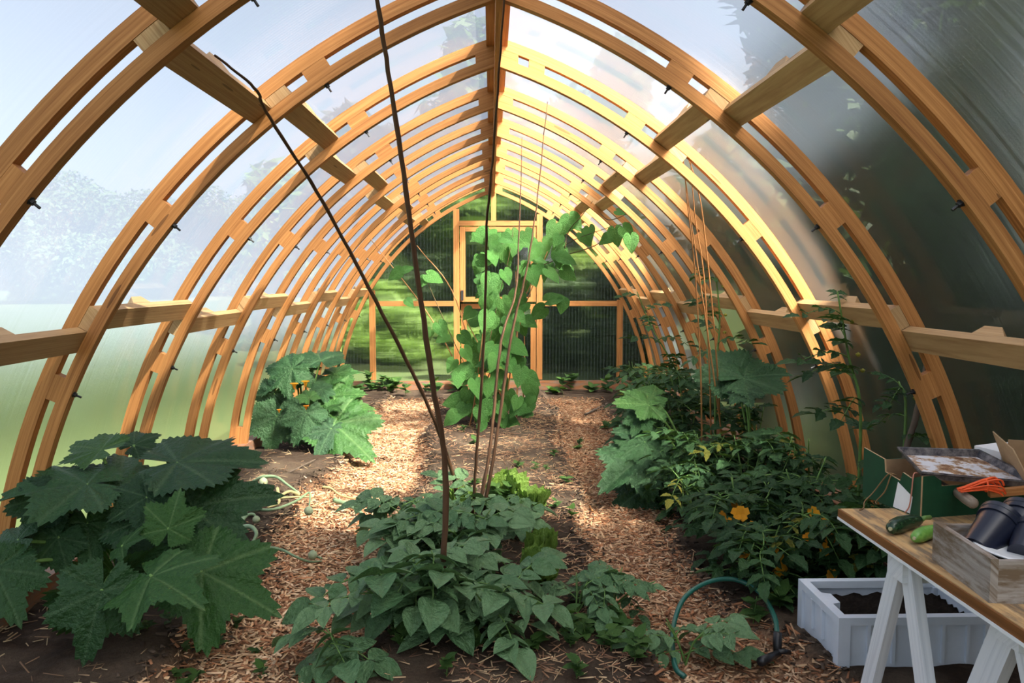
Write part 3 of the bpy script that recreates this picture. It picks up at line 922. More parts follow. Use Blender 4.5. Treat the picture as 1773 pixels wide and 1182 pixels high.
S1 = [  # attach px, tip px, depth offset, tip depth offset, faces camera?, young?
    (150, 838, -6, 842, -.1, -.12, .25, 0), (207, 842, 215, 762, .0, .28, .55, 0), (308, 800, 458, 786, .1, .10, .25, 0),
    (232, 770, 278, 745, .35, .1, .4, 0), (175, 778, 120, 768, .1, .1, .45, 1), (335, 878, 478, 842, .0, .05, .62, 0),
    (292, 915, 312, 845, -.25, .10, .55, 1), (262, 998, 340, 1030, -.50, -.18, .55, 1), (350, 990, 484, 1062, -.25, -.05, .6, 1),
    (176, 1022, 140, 1152, -.55, -.10, .72, 0), (212, 945, 248, 930, -.30, -.05, .5, 1), (-10, 985, 35, 1075, -.45, -.1, .6, 0),
    (95, 880, 25, 900, -.1, .0, .4, 0), (150, 905, 160, 990, -.1, -.15, .65, 0), (255, 860, 185, 900, -.1, -.1, .6, 0),
    (100, 930, 40, 1000, -.2, -.1, .55, 0), (300, 820, 345, 860, .2, -.05, .6, 0), (80, 860, 35, 940, -.15, -.1, .6, 0), (200, 1010, 215, 1100, -.35, .2, .7, 0),
    (235, 905, 290, 960, -.15, -.1, .6, 0), (30, 935, -40, 955, -.3, .0, .4, 0)]
squash('squash_plant', 'large dark green squash plant at the front of the left bed', (-1.60, 3.55, 0), S1, 3.45, .011)
def z2(x, y): return (420+x/5.138, 580+y/5.138)
S2r = [((695, 225), (660, 95), .1, .30, .35, 0), ((440, 300), (140, 490), -.05, -.1, .45, 0), ((480, 275), (700, 270), .1, .1, .45, 0), ((820, 345), (1085, 295), .2, .05, .3, 1),
       ((760, 540), (1098, 512), .0, -.05, .5, 1), ((565, 690), (450, 968), -.35, -.12, .72, 0), ((815, 785), (1165, 1110), -.3, -.2, .62, 1), ((790, 835), (660, 1075), -.35, -.2, .65, 0),
       ((300, 720), (230, 1065), -.25, -.1, .65, 0), ((280, 520), (150, 750), -.1, .0, .6, 0), ((830, 600), (1190, 650), -.1, .0, .4, 1), ((590, 560), (540, 470), -.3, .1, .5, 1),
       ((640, 420), (800, 360), .05, .2, .4, 0), ((700, 480), (760, 600), -.1, -.1, .5, 0), ((420, 640), (330, 560), -.1, .1, .6, 0), ((520, 900), (400, 900), -.3, -.1, .6, 0), ((560, 380), (480, 460), 0, -.1, .5, 0), ((760, 640), (870, 655), -.2, -.1, .5, 1)]
S2 = [z2(*a)+z2(*b)+tuple(c) for a, b, *c in S2r]
squash('squash_plant', 'second squash plant with broad leaves further along the left bed', (-1.62, 7.05, 0), S2, 7.0, .012,
       [z2(460, 480)+(-.3, .035), z2(560, 460)+(-.3, .035), z2(325, 690)+(-.35, .02), z2(565, 665)+(-.45, .025)])
def z3(x, y): return (1040+x/4.2225, 680+y/4.2225)
S3r = [((350, 90), (100, 60), -.1, -.1, .4, 1), ((380, 20), (140, 25), .1, 0, .35, 1), ((370, 310), (95, 270), -.2, -.05, .62, 0), ((320, 360), (100, 480), -.3, -.1, .55, 0), ((310, 470), (5, 670), -.35, -.2, .55, 0),
       ((330, 690), (60, 870), -.4, -.1, .65, 0), ((380, 700), (300, 830), -.3, -.1, .6, 0), ((300, 180), (230, 300), -.2, -.1, .6, 0), ((450, 760), (420, 880), -.4, -.1, .5, 1)]
S3 = [z3(*a)+z3(*b)+tuple(c) for a, b, *c in S3r]
squash('squash_plant', 'squash plant with jagged leaves hanging over the right path', (1.42, 5.75, 0), S3, 5.75, .010)
S4 = [(1288, 655, 1370, 632, 0, .05, .35, 0), (1292, 668, 1245, 640, 0, .1, .4, 0), (1275, 652, 1225, 600, .1, .2, .5, 0), (1288, 675, 1300, 700, -.1, -.15, .6, 0)]
squash('squash_plant', 'tall stalked squash leaves standing out of the tomatoes', (1.66, 5.2, 0), S4, 5.15, .009)

# ================================================================== RODS
def rod(name, label, pts, r0, r1, mat, cat='rod', group=None, wob=.006):
    P = bez(pts, 8); wob = wob*.35
    P = [p + Vector((random.uniform(-wob, wob), random.uniform(-wob, wob), 0)) if 0 < i < len(P)-1 else p for i, p in enumerate(P)]
    base = P[0].copy()
    mb = MB().tube([p-base for p in P], [a*random.uniform(.93, 1.07) for a in taper(len(P), r0, r1)], 8)
    o = mb.build(name, mat, None, True); o.location = base
    return tag(o, label, cat, group)
g1 = gp(763, 1092, .07)
rod('hazel_rod', 'thickest hazel rod, rising from the potatoes to the top edge', [g1, at(771, 815, 3.2), at(745, 640, 3.05), at(712, 395, 2.85), at(676, 150, 2.65), at(648, -30, 2.5)], .013, .0062, M['hazel'])
g2 = gp(795, 905, .08)
rod('hazel_rod', 'hazel rod leaning far left, crossing the thickest rod low down', [g2, at(786, 830, g2.y-.02), at(745, 710, 4.45), at(650, 520, 4.0), at(560, 352, 3.6), at(468, 205, 3.15), at(440, 152, 2.98), at(372, 96, 2.72)], .0135, .004, M['hazel'])
g3 = gp(817, 918, .08)
rod('hazel_rod', 'straight hazel rod standing in front of the ridge board', [g3, at(825, 789, 4.5), at(838, 593, 4.25), at(843, 390, 3.85), at(856, 240, 3.45), at(874, -20, 2.9)], .0095, .0035, M['hazel'])
rod('hazel_rod', 'hazel rod bending in the middle, second from the right of the cluster', [gp(822, 915, .08), at(848, 775, g3.y+.1), at(868, 590, g3.y+.15), at(893, 505, g3.y+.2), at(899, 390, g3.y+.25), at(904, 238, g3.y+.3)], .0115, .002, M['hazel'])
rod('hazel_rod', 'hazel rod leaning right with its thin tip against the roof', [gp(831, 915, .08), at(858, 770, g3.y), at(886, 580, g3.y), at(908, 485, g3.y-.03), at(926, 380, g3.y-.06), at(948, 176, g3.y-.12)], .0115, .002, M['hazel'])
# wigwam of thin twigs on the right
gw = 5.9
for i, (b, mids, tp, lab) in enumerate([
    ((1262, 830), [(1246, 724), (1211, 480), (1199, 400)], (1180, 262), 'leaning right-hand at its foot'),
    ((1216, 760), [(1214, 670), (1204, 480), (1190, 350)], (1181, 250), 'on the path side'),
    ((1234, 790), [(1229, 660), (1219, 480), (1204, 380)], (1194, 258), 'in the middle'),
    ((1252, 780), [(1242, 640), (1224, 440), (1210, 335)], (1188, 262), 'on the wall side')]):
    bp = at(b[0], b[1], 5.55+i*.08); bp.z = gz(bp.x, bp.y)-.02
    rod('twig_stake', 'thin brown twig stake of the tied bundle, %s' % lab, [bp]+[at(x, y, 5.5-(830-y)/570*.98+i*.012) for x, y in mids]+[at(tp[0], tp[1], 4.51+i*.012)], .0065, .0022, M['cane'], 'stake', 'bundle of twig stakes among the tomatoes', .003)
# canes of the bean frame
CN = [((838, 700), (752, 560), (640, 412), 8.3, 'leaning left low'), ((838, 640), (790, 520), (722, 425), 8.6, 'leaning left high'), ((820, 745), (850, 640), (925, 480), 8.2, 'crossing the frame to the right'),
      ((905, 735), (908, 600), (906, 450), 8.5, 'upright, on the right'), ((895, 730), (896, 600), (893, 470), 8.4, 'upright, in the middle'), ((885, 745), (850, 640), (800, 540), 8.1, 'leaning back to the left'), ((812, 750), (822, 690), (838, 560), 8.0, 'short, in front'), ((870, 760), (900, 560), (950, 430), 8.2, 'leaning right')]
for (a, m_, b, d, lab) in CN:
    bp = at(a[0], a[1], d); bp.z = gz(bp.x, bp.y)-.02
    rod('bean_cane', 'orange-brown cane of the bean frame, %s' % lab, [bp, at(m_[0], m_[1], d), at(b[0], b[1], d+.1)], .0085, .004, M['cane'], 'cane', 'canes of the bean frame', .003)
p = gp(1348-300, 705, 0.02)
rod('stick', 'pale stick lying on the far end of the right path', [gp(1013, 717, .03), gp(1030, 709, .03), gp(1052, 698, .05)], .012, .010, M['bark'], 'stick')
rod('stick', 'curved pale stick lying on the right path', [gp(1012, 848, .02), gp(1014, 865, .03), gp(1026, 884, .02)], .010, .006, M['cane'], 'stick')
rod('stick', 'thin grey twig lying on the left bed before the second squash', [gp(493, 822, .13), gp(520, 808, .13), gp(546, 795, .13)], .006, .004, M['bark'], 'stick')
rod('garden_stake', 'grey slanting stake against the right wall behind the green box', [Vector((1.74, 3.56, gz(1.74, 3.56))), at(1566, 800, 3.54), at(1582, 735, 3.54), at(1603, 640, 3.54), at(1610, 610, 3.54)], .016, .012, M['bark'], 'stake')

# ================================================================== BEANS
def bean_plant(name, label, base, vines, leaves, dep):
    base = Vector(base); base.z = gz(base.x, base.y)
    root = empty(name, base); tag(root, label, 'bean plant')
    for v_ in vines:
        pts = bez([at(x, y, d-max(0, x-990)/100*1.5) for x, y, d in v_], 6)
        put_tube(root, pts, taper(len(pts), .006, .0025), 'vine', M['bean_stem'], 5)
    for i, (x, y, s_, dx, dy, dd, camf) in enumerate(leaves):
        dd -= max(0, x-990)/100*1.5
        A = at(x, y, dep+dd)
        size = s_/FPX*(dep+dd)*.78
        D = RC @ Vector((dx, dy, random.uniform(-.2, .5)))
        nrm = UP*(1-camf)+toward_cam(A)*camf+Vector((random.uniform(-.3, .3), random.uniform(-.3, .3), 0))
        put_leaf(root, BN[i % 3], A, D, nrm, size)
    return root
rnd = random.Random(3)
L1 = []
def fill(n, x0, x1, y0, y1, s0, s1, dspan=.35):
    for _ in range(n):
        L1.append((rnd.uniform(x0, x1), rnd.uniform(y0, y1), rnd.uniform(s0, s1), rnd.uniform(-.8, .8), rnd.uniform(-1.0, -.1), rnd.uniform(-dspan, dspan), rnd.uniform(.45, .95)))
fill(22, 825, 935, 400, 470, 28, 42); fill(24, 815, 915, 470, 560, 30, 46); fill(24, 800, 905, 560, 650, 30, 46); fill(28, 790, 925, 640, 720, 30, 46); fill(12, 780, 900, 700, 745, 26, 40, .45)
fill(14, 920, 985, 385, 470, 28, 42)
L1 += [(760, 562, 36, .5, -.9, 0, .9), (772, 580, 30, -.7, -.5, 0, .7), (800, 580, 34, .7, -.7, .1, .9), (785, 625, 30, -.4, -.8, 0, .9), (745, 572, 24, -.6, -.8, .1, .8),
       (692, 470, 34, -.8, -.5, .1, .5), (700, 468, 26, .9, .4, .1, .4), (742, 476, 38, .8, -.4, 0, .5), (735, 482, 30, -.6, -.9, 0, .6), (705, 520, 22, .6, -.6, 0, .6),
       (985, 380, 42, -.5, -1, .0, .9), (988, 376, 40, .7, -.9, .1, .9), (1020, 350, 30, -.9, .3, .1, .4), (1022, 345, 26, .8, .6, .1, .5), (1008, 405, 36, .7, -.8, 0, .8), (1020, 395, 30, .1, -1, .05, .9),
       (1065, 398, 40, .2, -1, -.1, .95), (1080, 395, 36, .6, -.6, -.1, .9), (1092, 410, 38, .1, -1, -.15, .95), (1070, 365, 28, .8, -.3, 0, .6), (965, 440, 34, .2, -1, 0, .9), (950, 520, 44, .9, .3, 0, .4), (975, 520, 34, -.2, -1, 0, .9),
       (940, 535, 40, -.8, -.6, .1, .8), (1055, 410, 30, -.8, -.6, 0, .7), (902, 640, 42, -.2, -1, -.3, .95), (915, 650, 36, .7, -.6, -.3, .9), (850, 480, 46, -.3, -1, -.35, .95), (845, 545, 44, -.3, -1, -.35, .95), (870, 520, 40, .4, -1, -.3, .95)]
V1 = [[(850, 745, 8.1), (840, 650, 8.1), (858, 540, 8.1), (880, 450, 8.1), (890, 390, 8.1)], [(870, 740, 8.2), (890, 600, 8.2), (915, 480, 8.2), (960, 450, 8.15), (985, 420, 8.1), (1050, 395, 8.1), (1090, 385, 8.1)],
      [(985, 440, 8.1), (1030, 425, 8.1), (1060, 400, 8.05)], [(835, 690, 8.2), (790, 600, 8.2), (745, 500, 8.2), (737, 480, 8.2)], [(978, 430, 8.1), (985, 400, 8.1), (1010, 370, 8.1), (1026, 348, 8.1)], [(1040, 370, 8.1), (1052, 380, 8.1), (1068, 378, 8.1), (1085, 370, 8.1)],
      [(826, 745, 8.0), (835, 600, 8.05), (846, 480, 8.05)]]
bean_plant('bean_plant', 'climbing bean plant with heart-shaped leaves in front of the end wall', at(855, 745, 8.1), V1, L1, 8.1)

# ================================================================== POTATOES
def bushy(name, label, cat, base, h, n, spread, size, meshes, seed, lean=(0, 0), stems=4, stem_r=.006, yellow=0, group=None, lowest=.15):
    rnd = random.Random(seed)
    base = Vector(base); base.z = gz(base.x, base.y)
    root = empty(name, base); tag(root, label, cat, group)
    tips = []
    for s_ in range(stems):
        a = rnd.uniform(0, 6.28); r = spread*rnd.uniform(.25, .8)
        top = Vector((math.cos(a)*r+lean[0], math.sin(a)*r+lean[1], h*rnd.uniform(.7, 1.0)))
        pts = bez([Vector((rnd.uniform(-.02, .02), rnd.uniform(-.02, .02), -.02)), top*.45+Vector((0, 0, h*.15)), top], 5)
        MB().tube(pts, taper(len(pts), stem_r, stem_r*.45), 6).build('stem', M['stem'], root, True)
        tips.append(pts)
    for i in range(n):
        pts = tips[i % stems]
        f = rnd.uniform(lowest, 1.0)
        p = pts[int(f*(len(pts)-1))]
        a = rnd.uniform(0, 6.28)
        d = Vector((math.cos(a), math.sin(a), rnd.uniform(-.15, .55)))
        sz = size*rnd.uniform(.75, 1.2)
        tipw = base+p+d.normalized()*sz
        if abs(tipw.x) > CX*-1+math.sqrt(max((RI-.02)**2-(tipw.z-CZ)**2, .1)): d.x = -d.x
        nr = Vector((rnd.uniform(-.3, .3), rnd.uniform(-.5, .15), 1))
        ms = meshes[rnd.randrange(len(meshes))] if rnd.random() > yellow else TMY[0]
        mw = Matrix.Translation(p) @ orient(d, nr) @ Matrix.Diagonal((sz, sz, sz, 1))
        link('leaf', ms, root, None, mw)
    return root
PG = 'potato plants in the middle bed'
for i, (px, py, h, n, sp, sz, lab) in enumerate([
    (690, 1095, .30, 20, .20, .27, 'left of the thickest rod, lower front row'), (775, 1075, .32, 22, .20, .27, 'in front of the thickest rod foot'), (860, 1100, .24, 16, .22, .25, 'right of the thickest rod foot, front row'),
    (720, 985, .30, 18, .20, .26, 'left of the rods, second row'), (800, 985, .34, 20, .20, .27, 'just behind the thickest rod'), (680, 930, .28, 15, .22, .25, 'leaning over the left path'),
    (790, 920, .24, 12, .18, .24, 'at the foot of the rod cluster'), (870, 925, .22, 12, .16, .22, 'right of the rod cluster, below the lettuce')]):
    p = gp(px, py, .1)
    bushy('potato_plant', 'leafy potato plant %s' % lab, 'potato plant', p, h, n, sp, sz, PT, 100+i, group=PG, stems=5)
for i, (px, py, h, n, sp, sz, lab, lean) in enumerate([
    (610, 1165, .22, 8, .10, .22, 'light green potato shoot at the bottom edge of the left path', (-.05, 0)), (1000, 1080, .17, 14, .20, .17, 'sprawling potato plant between the middle bed and the right path', (.06, 0)), (1060, 1065, .16, 9, .20, .16, 'thin potato plant with wilting stems beside the right path', (.08, .05)),
    (1185, 1130, .20, 7, .14, .24, 'potato shoot growing in the right path beside the hose', (0, 0))]):
    bushy('potato_plant', lab, 'potato plant', gp(px, py, .05), h, n, sp, sz, PT, 130+i, lean, 3, .005, group='potato shoots beside the paths')

# ================================================================== TOMATOES
TG = 'tomato plants in the right bed'
TOM = [  # x, y, h, n, spread, size, label
    (1.22, 3.72, .34, 24, .26, .24, 'low sprawling tomato plant nearest the white plastic crate'), (1.50, 3.85, .42, 28, .28, .26, 'low tomato plant behind the white plastic crate'), (1.78, 3.75, .50, 22, .24, .26, 'tomato plant against the wall behind the bench end'),
    (1.28, 4.20, .42, 28, .28, .25, 'low tomato plant spreading towards the hose'), (1.62, 4.30, .50, 28, .28, .26, 'bushy tomato plant with orange blossoms showing through'), (1.18, 4.75, .38, 24, .26, .24, 'low tomato plant at the edge of the right path'),
    (1.50, 4.85, .55, 28, .28, .26, 'bushy tomato plant in the middle of the right bed'), (1.82, 4.70, .60, 22, .22, .26, 'tomato plant by the wall below the third rib'), (1.35, 5.25, .60, 28, .26, .26, 'tomato plant in front of the jagged squash leaves'),
    (1.70, 5.35, .70, 26, .26, .26, 'tomato plant beside the tall stalked squash leaves'), (1.45, 6.15, .85, 30, .28, .27, 'tall tomato plant around the bundle of twig stakes'), (1.28, 6.6, .80, 28, .26, .26, 'tomato plant behind the bundle of twig stakes'),
    (1.55, 7.1, .85, 28, .26, .27, 'tomato plant further back by the right wall'), (1.40, 7.9, .70, 24, .24, .26, 'farthest tomato plant in the right bed')]
for i, (x, y, h, n, sp, sz, lab) in enumerate(TOM):
    bushy('tomato_plant', lab, 'tomato plant', (x, y, 0), h, int(n*1.7), sp, sz, TM, 200+i, (0, 0), 4, .007, .025, TG)
def tall_tomato(label, pts, n, size, seed):
    rnd = random.Random(seed)
    P = bez(pts, 6); base = P[0].copy()
    root = empty('tomato_plant', base); tag(root, label, 'tomato plant', TG)
    put_tube(root, P, taper(len(P), .009, .004), 'stem', M['stem'])
    for i in range(n):
        f = .12+.88*(i+.5)/n
        p = P[min(int(f*(len(P)-1)), len(P)-1)]-base
        a = i*2.4+rnd.uniform(-.4, .4)
        d = Vector((math.cos(a), math.sin(a), rnd.uniform(0, .6)))
        sz = size*(1.1-.5*f)*rnd.uniform(.8, 1.15)
        tw = base+p+d.normalized()*sz
        if abs(tw.x) > -CX+math.sqrt(max((RI+.02)**2-(tw.z-CZ)**2, .1)): d.x = -d.x
        link('leaf', TM[i % 4], root, None, Matrix.Translation(p) @ orient(d, Vector((0, -.2, 1))) @ Matrix.Diagonal((sz, sz, sz, 1)))
    for i in range(3):
        f = .6+.12*i; p = P[int(f*(len(P)-1))]-base
        mb = MB(); mb.lathe([(0, 0), (.008, .002), (.014, .012), (.004, .02), (0, .022)], 6)
        link('blossom', mb.mesh('blossom', M['yellow_leaf']), root, None, Matrix.Translation(p+Vector((.03, -.03, .01))))
    return root
d = 7.2
tall_tomato('tall tomato plant with a bare pale stem leaning left, at the far end', [gp(1215, 735, .06)*1.0]+[at(1165, 630, d), at(1130, 570, d), at(1103, 505, d)], 10, .34, 301)
d = 5.55
tall_tomato('tall upright tomato plant rising beside the twig stakes', [at(1238, 760, d), at(1240, 640, d), at(1246, 550, d), at(1236, 450, d)], 12, .30, 302)
d = 4.6
tall_tomato('tall tomato plant against the wall between the second and third ribs', [Vector((1.74, 3.9, gz(1.74, 3.9))), at(1490, 720, 3.86), at(1470, 620, 3.88), at(1450, 505, 3.88)], 15, .30, 303)
tall_tomato('thin tomato plant behind the second rib on the right', [Vector((1.80, 3.62, gz(1.8, 3.62))), at(1568, 720, 3.62), at(1556, 660, 3.66)], 7, .24, 304)
# orange blossoms glowing in the tomato leaves: one trailing plant
nb = Vector((1.45, 4.1, 0)); nb.z = gz(nb.x, nb.y)
root = empty('nasturtium_plant', nb); tag(root, 'trailing plant with orange blossoms among the low tomatoes', 'flowering plant')
mb = MB()
for k in range(5):
    a = k*1.257; c, s_ = math.cos(a), math.sin(a); b = len(mb.v)
    q_ = 1-.18*(k % 2); mb.v += [(0, 0, 0), (c*.5-s_*.46, s_*.5+c*.46, .30), (c*q_-s_*.36, s_*q_+c*.36, .42), (c*q_+s_*.34, s_*q_-c*.34, .36), (c*.5+s_*.46, s_*.5-c*.46, .26)]
    mb.face((b, b+4, b+3, b+2, b+1))
blo = mb.mesh('blossom', M['blossom'])
for (px, py, dd, s_) in [(1283, 890, 4.1, .045), (1270, 870, 4.3, .03), (1300, 915, 4.0, .035), (1295, 925, 4.0, .03), (1408, 890, 3.95, .035), (1430, 905, 3.9, .03), (1250, 893, 4.2, .025), (1440, 935, 3.8, .03), (1335, 950, 3.85, .035), (1352, 975, 3.8, .04), (1350, 990, 3.8, .03), (1425, 950, 3.8, .03), (1290, 960, 3.9, .03), (1400, 930, 3.8, .025), (1460, 940, 3.8, .03), (1438, 995, 3.7, .03), (1320, 935, 3.9, .03), (1262, 905, 4.1, .025)]:
    p = at(px, py, dd-.12)
    put_leaf(root, blo, p, (random.uniform(-1, 1), random.uniform(-.3, .3), .3), toward_cam(p)+Vector((random.uniform(-.5, .5), 0, .5)), s_, 'blossom')
    q = bez([nb+Vector((0, 0, 0)), (nb+p)/2+Vector((0, 0, -.05)), p], 4)
    put_tube(root, q, .0025, 'vine', M['stem'], 4)

# ================================================================== LETTUCE
def lettuce(label, p, n, size, up, meshes, seed):
    rnd = random.Random(seed); p = Vector(p); p.z = gz(p.x, p.y)
    root = empty('lettuce', p); tag(root, label, 'lettuce', 'lettuces in the middle bed')
    for i in range(n):
        a = i*2.39+rnd.uniform(-.3, .3)
        d = Vector((math.cos(a), math.sin(a), up*rnd.uniform(.7, 1.3)+i/n*up))
        sz = size*rnd.uniform(.8, 1.15)
        put_leaf(root, meshes[i % len(meshes)], p+Vector((math.cos(a)*.015, math.sin(a)*.015, .01)), d, Vector((-math.cos(a), -math.sin(a), .7)), sz)
    return root
lettuce('frilly bright green lettuce in the middle bed', gp(920, 888, .09), 16, .15, .75, [LT[0]], 1)
lettuce('upright smooth-leaved lettuce next to the frilly one', gp(879, 880, .09), 5, .22, 2.2, [LT[1]], 2)
lettuce('reddish green lettuce behind the rods', gp(800, 885, .09), 9, .15, .9, [LT[0]], 3)
lettuce('small upright lettuce lower down, right of the potatoes', gp(938, 965, .09), 6, .14, 2.0, [LT[1]], 4)
lettuce('small loose lettuce in front of the upright one', gp(935, 1010, .09), 7, .13, 1.2, [LT[0]], 5)

# ================================================================== ONION STALKS pulled and laid on the left bed
M['onion'] = plain('wilting onion stalk', (.20, .29, .16), .5, .4, .3, 9)
M['onion_pale'] = plain('dry onion stalk', (.36, .32, .15), .6, .3, .25, 9)
M['bulb'] = plain('pale onion head', (.30, .36, .22), .6, .3, .3, 40)
def onion(label, px, r=.009, mat='onion', head=None):
    pts = [gp(x, y, .14+z) for x, y, z in px]
    base = pts[0].copy()
    P = bez([q-base for q in pts], 6)
    root = empty('onion_stalk', base); tag(root, label, 'onion stalk', 'onion stalks laid on the left bed')
    MB().tube(P, taper(len(P), r*1.25, r*.55), 8).build('stalk', M[mat], root, True)
    if head:
        mb = MB(); mb.lathe([(0, -1), (.5, -.85), (.9, -.4), (1, 0), (.85, .5), (.4, .9), (0, 1.05)], 10)
        q = P[-1]
        link('seed_head', mb.mesh('seed_head', M['bulb'], True), root, None, Matrix.Translation(q) @ Matrix.Diagonal((head, head, head, 1)))
def zo(x, y, z=0): return (400+x/5.372, 780+y/5.372, z)
onion('long green onion stalk curving down onto the chips', [zo(30, 860, .02), zo(200, 880, .02), zo(450, 915, .0), zo(600, 985, -.02), zo(720, 1030, -.06), zo(840, 1030, -.1)], .008, 'onion')
onion('blue-grey onion stalk bent in a hook', [zo(-60, 730), zo(80, 715, .03), zo(180, 705, .05), zo(235, 760, .04), zo(215, 830, .01), zo(180, 860)], .012)
onion('yellow-green onion stalk with a hanging white head', [zo(250, 550), zo(400, 545, .02), zo(600, 470, .03), zo(720, 390, .04), zo(735, 440, .03), zo(722, 560)], .008, 'onion', .028)
onion('arched onion stalk topping the heap', [zo(210, 290), zo(300, 245, .05), zo(420, 245, .06), zo(530, 320, .04), zo(640, 400, .0)], .011)
onion('dry yellow onion stalk lying straight across the heap', [zo(250, 430), zo(420, 440, .01), zo(600, 430, .01), zo(770, 430)], .008, 'onion_pale')
onion('kinked dry onion stalk in the heap', [zo(430, 350, .02), zo(440, 430, .03), zo(440, 490, .01), zo(340, 530)], .010, 'onion_pale')
onion('blue-green onion stalk lying on the wood chips', [zo(960, 460, -.06), zo(1080, 500, -.07), zo(1200, 570, -.09), zo(1290, 670, -.11)], .014)
onion('pale onion stalk with a round head, left side of the heap', [zo(-40, 620), zo(60, 560, .03), zo(150, 500, .05), zo(215, 520, .03)], .012, 'onion', .038)
onion('onion stalk crossing down to the hooked one', [zo(30, 730), zo(100, 640, .02), zo(150, 550, .04), zo(190, 480, .04)], .012)
onion('curved onion stalk with a small round head below the heap', [zo(60, 720), zo(140, 610, .04), zo(210, 590, .05), zo(235, 640, .02)], .009, 'onion', .022)
onion('yellow onion stalk end trailing on the path edge', [zo(850, 335, .0), zo(930, 350, -.01), zo(1010, 410, -.05), zo(1120, 440, -.09), zo(1230, 435, -.1)], .007, 'onion_pale')
onion('faded onion stalk with a head in the middle of the heap', [zo(640, 410), zo(540, 380, .02), zo(420, 420, .02), zo(300, 290, .03)], .010, 'onion_pale', .030)
onion('small onion stalk with a round head by the path', [zo(840, 1000, -.1), zo(800, 985, -.1), zo(760, 970, -.08)], .006, 'onion', .026)

# ================================================================== WEEDS
def weed(label, p, n, size, seed, group, h=.06):
    rnd = random.Random(seed); p = Vector(p); p.z = gz(p.x, p.y)
    root = empty('weed', p); tag(root, label, 'weed', group)
    MB().tube([(0, 0, -.01), (rnd.uniform(-.01, .01), 0, h*.5), (rnd.uniform(-.02, .02), 0, h)], [.003, .0025, .0015], 5).build('stem', M['stem'], root, True)
    for i in range(n):
        a = i*2.39+rnd.uniform(-.4, .4); f = rnd.uniform(.2, 1)
        d = Vector((math.cos(a), math.sin(a), rnd.uniform(0, .8)))
        link('leaf', WD[i % 2], root, None, Matrix.Translation((0, 0, h*f)) @ orient(d, Vector((0, -.2, 1))) @ Matrix.Diagonal((size*rnd.uniform(.7, 1.2),)*3+(1,)))
rnd = random.Random(77)
for i in range(26):
    weed('small green weed growing along the foot of the end wall', (rnd.uniform(-1.7, 1.5), rnd.uniform(10.05, 10.6), 0), 11, rnd.uniform(.07, .15), 400+i, 'weeds along the end wall', rnd.uniform(.06, .22))
for i in range(20):
    px, py = rnd.uniform(790, 1010), rnd.uniform(740, 1000)
    weed('tiny weed seedling on the open soil of the middle bed', gp(px, py, .09), 6, rnd.uniform(.03, .06), 440+i, 'seedlings on the middle bed', rnd.uniform(.03, .08))
for i in range(9):
    px, py = rnd.uniform(815, 905), rnd.uniform(880, 930)
    weed('leafy green weed between the hazel rods and the lettuces', gp(px, py, .09), 26, rnd.uniform(.05, .08), 600+i, 'weeds between rods and lettuces', rnd.uniform(.10, .18))
for i in range(14):
    px, py = rnd.uniform(250, 480), rnd.uniform(1040, 1175)
    weed('tiny weed seedling on the front of the left bed', gp(px, py, .05), 6, rnd.uniform(.03, .05), 470+i, 'seedlings on the left bed', rnd.uniform(.02, .05))
for i in range(24):
    px, py = rnd.uniform(640, 1120), rnd.uniform(1090, 1182)
    weed('low weed in the soil at the bottom edge of the middle bed', gp(px, py, .07), 9, rnd.uniform(.04, .08), 490+i, 'weeds at the front of the middle bed', rnd.uniform(.04, .10))
for i in range(16):
    weed('low weed beneath the tomatoes at the edge of the right path', (rnd.uniform(1.05, 1.3), rnd.uniform(3.4, 8.5), 0), 9, rnd.uniform(.05, .09), 520+i, 'weeds beneath the tomatoes', rnd.uniform(.05, .12))
# ================================================================== HOSE, BENCH, BOXES
M['hose'] = plain('dark green hose', (.012, .10, .075), .35, .5)
M['black_plastic'] = plain('black plastic', (.012, .012, .014), .4, .5)
hp = [at(1185, 1240, 2.95), gp(1168, 1150, .05), at(1166, 1085, 3.35), at(1185, 1035, 3.5), at(1225, 1008, 3.6), at(1272, 1003, 3.62), at(1315, 1025, 3.55), at(1340, 1065, 3.32), at(1346, 1100, 3.17)]
hp[0].z = .03
hb = hp[0].copy()
root = empty('garden_hose', hb); tag(root, 'dark green garden hose looping up beside the right path', 'hose')
P = bez([q-hb for q in hp], 8)
MB().tube(P, .0105, 10).build('hose', M['hose'], root, True)
e = P[-1]; g = gp(1318, 1145, .085)-hb
MB().tube([e+Vector((0, 0, .015)), e+Vector((-.003, -.01, -.03)), e+Vector((-.008, -.03, -.07))], [.016, .018, .015], 10).build('coupling', M['black_plastic'], root, True)
MB().tube([e+Vector((-.008, -.03, -.06)), g], [.014, .018], 10).build('spray_head', M['black_plastic'], root, True)
MB().tube([e+Vector((-.008, -.03, -.05)), e+Vector((.045, -.02, -.06))], [.012, .010], 8).build('lever', M['black_plastic'], root, True)

# ---- work bench: board on white trestles
M['board'] = wood_mat('worn bench board', (.66, .44, .22), (.55, .34, .15), (.36, .20, .09), 40, .55, True, .1, (.20, .14, .09))
M['varnish'] = wood_mat('varnished board edge', (.26, .105, .035), (.20, .078, .025), (.12, .042, .014), 40, .4, False, .1)
M['white_paint'] = wood_mat('flaking white paint on wood', (.80, .81, .84), (.74, .76, .79), (.58, .60, .64), 70, .6, False, .05)
M['white_paint_clean'] = plain('white paint', (.80, .82, .84), .5, .4, .06, 12)
TZ = .75
root = empty('bench_board', (1.11, 1.15, TZ-.036)); tag(root, 'worn brown board of the work bench resting on white trestles', 'bench board')
MB().box((0, 0, .008), (.72, 1.50, .0335), m=0).build('board', M['varnish'], root)
MB().box((.006, .004, .0335), (.716, 1.494, .036)).build('worn_top', M['board'], root)
MB().box((-.002, 0, 0), (.72, 1.50, .008)).build('white_underside', M['white_paint_clean'], root)
